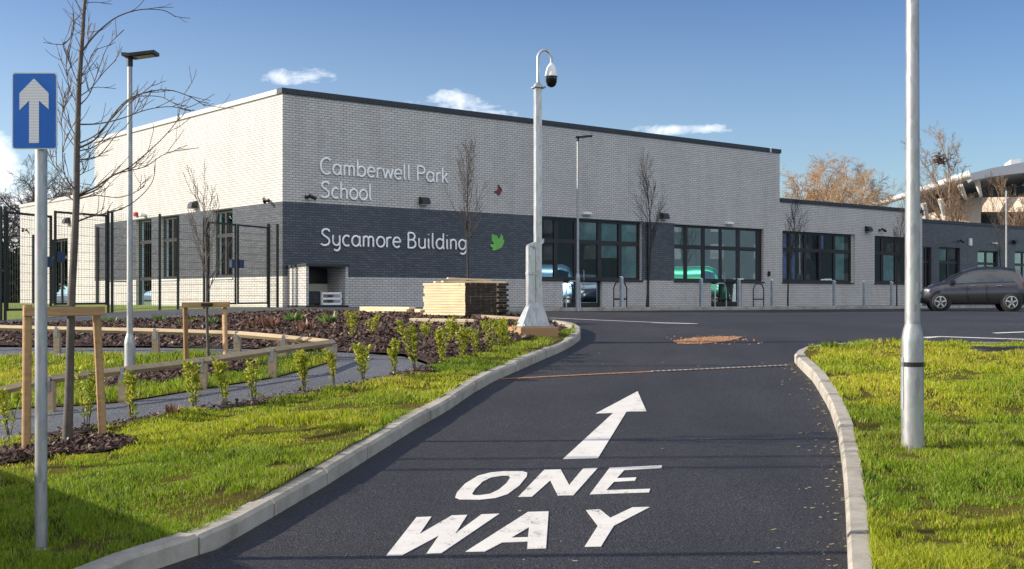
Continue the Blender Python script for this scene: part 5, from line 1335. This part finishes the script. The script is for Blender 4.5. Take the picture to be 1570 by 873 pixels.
for i, (px, py, w_, h_, lab) in enumerate([(168, 497, 18, 12, 'low green tuft behind the back rail left of the lamp column'), (246, 497, 14, 14, 'low green plant behind the back rail right of the lamp column'), (193, 498, 10, 8, 'tiny green tuft just left of the lamp column shaft'),
        (278, 500, 10, 10, 'tiny green plant left of the island tree stakes'), (298, 498, 10, 12, 'tiny green plant between the island tree stakes'), (325, 501, 12, 14, 'small green plant right of the island tree trunk'),
        (450, 497, 16, 20, 'green sprig in the bed below the plastic crate'), (506, 500, 16, 22, 'green sprig in the bed left of the tall whip')]):
    tuft(px, py, w_, h_, 300+i, lab)
for i, (px, py, w_, h_, lab) in enumerate([(415, 507, 22, 22, 'dry brown sprig in the bed below the gate post'), (385, 505, 18, 18, 'dry brown sprig in the bed left of the gate post'), (470, 512, 20, 22, 'dry brown sprig in the middle of the bed'), (265, 640, 16, 18, 'small reddish sprig on the path edge')]):
    tuft(px, py, w_, h_, 330+i, lab, ((.16, .08, .05), (.24, .13, .08)))
for i, (px, py, w_, h_, lab) in enumerate([(395, 613, 50, 8, 'leafy weed clump on the lawn edge under the whips'), (560, 538, 50, 9, 'patch of bright green growth behind the knee rail corner'), (215, 556, 40, 12, 'leafy green clump at the foot of the island lamp column'), (1275, 538, 24, 16, 'small flowering weed at the tip of the right lawn')]):
    tuft(px, py, w_, h_, 350+i, lab, ((.09, .17, .02), (.2, .26, .03)))

# ------------------------------------------------------------------ timber stack and loose boards
def timber():
    c_ = G(716, 492); D = c_.y; k = D/FPX; r = random.Random(5)
    o_ = thing('timber_stack', 'neat stack of sawn timber boards at the bed edge by the road', 'timber stack', c_)
    corner = P(713, 490, D-.2); corner.z = zu(corner.x, corner.y)
    dl_ = Vector((-.79, .62, 0)).normalized(); dr_ = Vector((.62, .79, 0)).normalized()
    LW = 64/FPX*D/abs(dl_.x-((713-CX)/FPX)*dl_.y)*1.0; RW = 66/FPX*D/abs(dr_.x-((713-CX)/FPX)*dr_.y)
    zb0 = corner.z+.10; n_ = 12; hb = (P(0, 434, D).z-zb0)/n_
    for k_ in range(n_):
        m_ = MB(); z = zb0+k_*hb; rows = 8; bw = RW/rows
        for j in range(rows):
            off = r.uniform(-.006, .006)-(.05 if j > 5 else 0)*(k_ % 2)
            a = corner+dr_*(j*bw+bw/2)+dl_*off; b_ = a+dl_*(LW*r.uniform(.97, 1.03)); zc_ = z+hb/2
            m_.beam(Vector((a.x, a.y, zc_)), Vector((b_.x, b_.y, zc_)), bw*.99, hb*.93, bev=.003)
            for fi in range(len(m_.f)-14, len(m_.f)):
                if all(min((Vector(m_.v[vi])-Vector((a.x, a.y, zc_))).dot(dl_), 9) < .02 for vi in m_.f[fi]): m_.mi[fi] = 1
        ob = m_.build('board_layer', ['new_timber', 'end_grain_shade'], o_, world=True)
    # loose crossed boards on top
    for (x0, y0, x1, y1, dd) in ((686, 425, 752, 428, .2), (666, 431, 712, 429, .3), (700, 430, 775, 434, .5), (678, 430, 720, 434, .05)):
        a = P(x0, y0+2, D+dd+.1); b_ = P(x1, y1+2, D+dd+.3); a.z = max(a.z, zb0+n_*hb+.02); b_.z = max(b_.z, zb0+n_*hb+.02)
        MB().beam(a, b_, .12, .03, bev=.003).build('loose_board', 'new_timber', o_, world=True)
    for f in (.1, .9):
        a = corner+dl_*LW*f; b_ = a+dr_*RW; MB().beam(Vector((a.x, a.y, corner.z+.05)), Vector((b_.x, b_.y, corner.z+.05)), .1, .095).build('bearer', 'old_timber', o_, world=True)
    def pile(px0, px1, yb, n2, lab, dd, rise=.045):
        a = G(px0, yb); b_ = G(px1, yb+1.5); ob = thing('board_pile', lab, 'boards', a.lerp(b_, .5), 0, 'loose boards lying by the timber stack')
        for i in range(n2):
            for j in range(3):
                q_ = Vector((0, .0+j*.17, .03+i*rise)); MB().beam(a+q_, b_+q_+Vector((r.uniform(-.1, .1), 0, 0)), .15, rise*.9, bev=.003).build('board', 'new_timber', ob, world=True)
    pile(556, 629, 484, 4, 'low pile of pale boards left of the timber stack', 0)
    pile(632, 655, 484.5, 3, 'short dark ended pile touching the left of the timber stack', 0)
    pile(630, 720, 498, 2, 'flat pale boards lying in front of the timber stack', 0, .05)
    a = G(720, 492); b_ = G(800, 498); e_ = thing('edging_board', 'long thin edging board running from the stack to the mast plinth', 'board', a)
    MB().beam(a+Vector((0, .0, .06)), b_+Vector((0, .35, .06)), .04, .12).build('board', 'rail_wood', e_, world=True)
timber()

# ------------------------------------------------------------------ bollards and cycle stands
def kd(px, outw):                                    # a point on a line parallel to the front, 'outw' metres out
    t = tOf(px, outw); p_ = P0-dN*outw+dR*t; return Vector((p_.x, p_.y, zu(p_.x, p_.y)))
bl = [(953, 'nearest the first door'), (1075, 'just left of the second door'), (1133, 'just right of the second door'), (1184, 'right of the second window group'), (1279, 'under the middle of the low wall window'), (1325, 'between the two low wall windows'), (1367, 'next to the tall lamp column')]
def make_bollard(loc, lab):
    o_ = thing('bollard', 'slim white metal bollard '+lab, 'bollard', loc, ANG, 'slim bollards along the pavement'); m_ = MB()
    m_.box(-.05, .05, -.05, .05, -.1, 1.02, bev=.008); m_.build('post', 'galv_mast', o_)
    MB().extrude([(-.052, -.052, 1.022), (.052, -.052, 1.022), (.052, .052, 1.07), (-.052, .052, 1.07)], (0, 0, .012)).build('cap', 'white_metal', o_); return o_
proto = None
for px, lab in bl:
    loc = kd(px, 3.2)
    if proto is None: proto = make_bollard(loc, lab); continue
    c_ = copy_tree(proto); c_.location = loc; c_['label'] = 'slim white metal bollard '+lab
def make_stand(loc, lab, mat='galv_mast'):
    o_ = thing('cycle_stand', lab, 'cycle stand', loc, ANG, 'hooped cycle stands')
    w_ = .33; pts = [(-w_, 0, -.1), (-w_, 0, .70), (-w_+.1, 0, .88), (-w_+.2, 0, .92), (w_-.2, 0, .92), (w_-.1, 0, .88), (w_, 0, .70), (w_, 0, -.1)]
    MB().tube(pts, .025, 8).build('hoop', mat, o_, smooth=True); MB().tube([(-w_, 0, .3), (w_, 0, .3)], .03, 8).build('crossbar', mat if mat != 'galv_mast' else 'black_metal', o_, smooth=True); return o_
st0 = make_stand(kd(879, 1.3), 'pale hooped stand in front of the first door')
for px, lab in ((1105, 'pale hooped stand in front of the second door'),):
    c_ = copy_tree(st0); c_.location = kd(px, 1.3); c_['label'] = lab
st1 = make_stand(kd(951, 1.3), 'dark hooped stand right of the first door', 'black_metal')
c_ = copy_tree(st1); c_.location = kd(1163, 1.3); c_['label'] = 'dark hooped stand under the second window group'

# ------------------------------------------------------------------ cars
def lerp_tab(tab, x):
    tab = sorted(tab)
    if x <= tab[0][0]: return tab[0][1]
    for (a, u), (b_, v_) in zip(tab[:-1], tab[1:]):
        if x <= b_: return u+(v_-u)*(x-a)/(b_-a)
    return tab[-1][1]
def make_car(loc, rz, paint, lab, van=False, nm='parked_car', grp='cars parked in the road'):
    o_ = thing(nm, lab, 'van' if van else 'car', loc, rz, grp)
    if not van:
        top = [(-1.90, .62), (-1.86, .86), (-1.74, 1.06), (-1.55, 1.36), (-1.40, 1.46), (-1.0, 1.52), (-.4, 1.54), (0, 1.50), (.35, 1.40), (.75, 1.20), (1.10, 1.02), (1.45, .93), (1.70, .82), (1.84, .66), (1.90, .45)]
        belt = [(-1.90, .62), (-1.86, .84), (-1.74, 1.0), (-1.3, 1.00), (.4, .94), (1.10, .92), (1.45, .86), (1.70, .76), (1.84, .62), (1.90, .44)]
        wid = [(-1.90, .60), (-1.80, .76), (-1.5, .83), (0, .848), (1.2, .84), (1.6, .76), (1.82, .62), (1.90, .45)]
        low = [(-1.90, .34), (-1.7, .25), (1.6, .24), (1.90, .28)]; gx = (-1.76, 1.12); tw = .58; WX = (-1.23, 1.23)
    else:
        top = [(-2.4, 2.2), (-2.3, 2.35), (1.2, 2.4), (1.6, 2.2), (1.9, 1.5), (2.3, 1.2), (2.45, .7), (2.5, .45)]
        belt = [(-2.4, 1.3), (1.6, 1.2), (1.9, 1.2), (2.3, 1.1), (2.45, .65), (2.5, .44)]; wid = [(-2.4, .92), (0, .95), (1.8, .93), (2.3, .8), (2.5, .6)]
        low = [(-2.4, .35), (2.5, .3)]; gx = (-2.39, 2.0); tw = .82; WX = (-1.5, 1.6)
    xs = sorted({a for a, _ in top} | {a for a, _ in belt} | {a for a, _ in wid} | set(np.linspace(top[0][0], top[-1][0], 24).tolist())); m_ = MB()
    def sec(x):
        w_ = lerp_tab(wid, x); zb_ = lerp_tab(belt, x); zl = lerp_tab(low, x); zt_ = max(zb_+.004, lerp_tab(top, x)); inb = gx[0] <= x <= gx[1]
        wt = tw/.85*w_ if inb else w_*.80
        mz = (zl+zb_)/2
        half = [(0, zl), (w_*.86, zl), (w_*.97, zl+.06), (w_*1.0, mz), (w_*.985, zb_-.08), (w_*.94, zb_), (w_*.94+(wt-w_*.94)*.5, zb_+(zt_-zb_)*.52), (wt, zt_-.045*(zt_-zb_)/.5), (wt*.8, zt_), (0, zt_+.012)]
        return half
    S = [sec(x) for x in xs]; n_ = 10
    vs = [(x, -a, z) for x, h in zip(xs, S) for a, z in h]+[(x, a, z) for x, h in zip(xs, S) for a, z in h]; off = len(xs)*n_; fcs = []
    for i in range(len(xs)-1):
        for j in range(n_-1):
            fcs.append((i*n_+j, i*n_+j+1, (i+1)*n_+j+1, (i+1)*n_+j)); fcs.append((off+i*n_+j, off+(i+1)*n_+j, off+(i+1)*n_+j+1, off+i*n_+j+1))
    for i in (0, len(xs)-1): fcs.append(tuple([i*n_+j for j in range(n_)]+[off+i*n_+j for j in reversed(range(1, n_-1))]))
    m_.add(vs, fcs); body = m_.build('body', paint, o_, smooth=True)
    def side_patch(name, x0, x1, f0, f1, mat, sy, off_=.006, f0b=None, f1b=None):
        q_ = MB(); k = 7; vs_ = []
        for i in range(k+1):
            x = x0+(x1-x0)*i/k; h = sec(x); t = i/k
            for f in (f0 if f0b is None else f0+(f0b-f0)*t, f1 if f1b is None else f1+(f1b-f1)*t):
                (a5, z5), (a6, z6), (a7, z7) = h[5], h[6], h[7]
                if f < .5: a, z = a5+(a6-a5)*f*2, z5+(z6-z5)*f*2
                else: a, z = a6+(a7-a6)*(f-.5)*2, z6+(z7-z6)*(f-.5)*2
                vs_.append((x, sy*(a+off_), z))
        q_.add(vs_, [(2*i, 2*i+1, 2*i+3, 2*i+2) for i in range(k)]); return q_.build(name, mat, o_)
    for sy in (-1, 1):
        if not van:
            side_patch('side_window', .30, .92, .06, .86, 'car_glass', sy, f0b=.06, f1b=.42); side_patch('side_window', -.32, .27, .06, .86, 'car_glass', sy)
            side_patch('side_window', -.98, -.38, .06, .86, 'car_glass', sy); side_patch('side_window', -1.32, -1.03, .08, .82, 'car_glass', sy)
            side_patch('trim_strip', -1.36, .95, -.03, .045, 'black_plastic', sy, .005)
        else: side_patch('side_window', .8, 1.6, .1, .8, 'car_glass', sy)
        for wx in WX:
            w_ = lerp_tab(wid, wx); R_ = .31; M_ = Matrix.Translation((wx, sy*(w_-.085), R_)) @ Matrix.Rotation(R(90), 4, 'X')
            q_ = MB(); q_.lathe((0, 0, 0), [(.385, -.08), (.385, .094)], 26); q_.v = [tuple(Matrix.Translation((wx, sy*(w_-.085), R_+.02)) @ Matrix.Rotation(R(90), 4, 'X') @ Vector(v_)) for v_ in q_.v]; q_.build('wheel_arch', 'black_plastic', o_)
            q_ = MB(); q_.lathe((0, 0, 0), [(.20, -.10), (.295, -.10), (.31, -.07), (.31, .07), (.295, .10), (.20, .10)], 28); q_.v = [tuple(M_ @ Vector((v_[0], v_[1], v_[2]*1.08))) for v_ in q_.v]; wh = q_.build('wheel', 'rubber', o_, smooth=True)
            q_ = MB(); sgn = -sy*-1
            for a in range(5):
                t = a*2*math.pi/5+.3; q_.beam((0, 0, 0), (math.cos(t)*.19, math.sin(t)*.19, 0), .055, .02)
            q_.lathe((0, 0, 0), [(.05, -.01), (.05, .012)], 12)
            ring = [(.2*math.cos(2*math.pi*i/24), .2*math.sin(2*math.pi*i/24), 0) for i in range(25)]; q_.tube(ring, .013, 5)
            q_.v = [tuple(Matrix.Translation((wx, sy*(w_+.030), R_)) @ Matrix.Rotation(R(90), 4, 'X') @ Vector(v_)) for v_ in q_.v]; q_.build('rim', 'alloy', wh)
            xs_ = 1.0
    z_w = .0
    # screens
    def cross_patch(name, xa, xb, mat, fr=.9):
        q_ = MB(); vs_ = []
        for x in np.linspace(xa, xb, 5):
            h = sec(x); zt_ = h[9][1]; wt = h[8][0]*fr
            for y in (-wt, -wt*.5, 0, wt*.5, wt): vs_.append((x, y, zt_+.008-.01*(abs(y)/wt)**2))
        q_.add(vs_, [(i*5+j, i*5+j+1, i*5+j+6, i*5+j+5) for i in range(4) for j in range(4)]); q_.build(name, mat, o_)
    if not van:
        cross_patch('windscreen', .42, 1.05, 'car_glass', 1.1); cross_patch('rear_window', -1.72, -1.50, 'car_glass', 1.0)
        for sy in (-1, 1):
            MB().box(1.60, 1.78, min(sy*.50, sy*.70), max(sy*.50, sy*.70), .64, .77, bev=.03).build('headlight', 'lamp_clear', o_)
            MB().box(-1.89, -1.66, min(sy*.66, sy*.82), max(sy*.66, sy*.82), .80, 1.04, bev=.03).build('tail_light', 'lamp_red', o_)
            MB().box(-1.90, -1.70, min(sy*.64, sy*.81), max(sy*.64, sy*.81), .72, .795, bev=.02).build('reversing_light', 'lamp_clear', o_)
            MB().box(.72, .90, min(sy*.86, sy*1.0), max(sy*.86, sy*1.0), .93, 1.06, bev=.03).build('wing_mirror', 'black_plastic', o_)
            for hx in (-.88, .02): MB().box(hx, hx+.17, min(sy*.835, sy*.868), max(sy*.835, sy*.868), .86, .885, bev=.008).build('door_handle', 'alloy', o_)
            for hx in (.30, -.36): MB().box(hx-.006, hx+.006, min(sy*.83, sy*.8525), max(sy*.83, sy*.8525), .34, .90).build('door_seam', 'black_plastic', o_)
        MB().box(-1.95, -1.75, -.7, .7, .38, .52, bev=.04).build('bumper', paint, o_)
        MB().box(1.70, 1.93, -.55, .55, .30, .46, bev=.04).build('bumper', 'black_plastic', o_)
    if not van: o_.scale = (.95, 1, 1.03)
    return o_
cx_, cy_ = (1492-CX)/FPX*42.8, 42.8
make_car((cx_, cy_, zr(cx_, cy_)), R(180-15), 'car_grey', 'dark grey hatchback parked at the right, its rear cut by the frame')
# vehicles parked further right, seen only as reflections in the school windows; the blue van is added to tint the lower panes
for i, (x, y, a, pt_, vn, lb) in enumerate([(33, 47, 95, 'van_green', True, 'green panel van parked out of sight to the right'), (30, 43.5, 80, 'car_white', False, 'white hatchback parked out of sight beside the green van'), (36, 52, 100, 'car_white', False, 'white hatchback parked out of sight beyond the green van'), (28.5, 38.6, 88, 'van_blue', True, 'pale blue panel van added out of sight nearest the road to tint reflections')]):
    make_car((x, y, zr(x, y)), R(a), pt_, lb, vn, 'parked_van' if vn else 'parked_car', 'vehicles parked out of frame')

# ------------------------------------------------------------------ things added left of the frame to cast shadows into it
m = MB(); yy = [(3.5, 2.35), (5.2, 2.6), (6.8, 2.0), (8.15, 1.42), (9.6, .8), (9.6, -.5), (3.5, -.5)]  # added wall, its top shaped by the shadow edge on the lower left lawn
zb_ = lambda y: zu(-6, y)
m.extrude([(-6.0, y, zb_(y)+h) for y, h in yy], (-.22, 0, 0)); o = m.build('shadow_wall', 'white_brick'); tag(o, 'raked brick wall added outside the picture to cast the lower left shadow', 'wall')
for y, lab in ((9.15, 'thin post added for its shadow, the farther of two outside the picture'), (8.75, 'thin post added for its shadow, the nearer of two outside the picture')):  # posts added only for their thin shadow lines across the road
    o = MB().tube([(-8.6, y, zu(-8.6, y)-.1), (-8.6, y, zu(-8.6, y)+5.6)], .03, 8).build('shadow_post', 'galvanised'); tag(o, lab, 'post', 'posts added outside the picture')
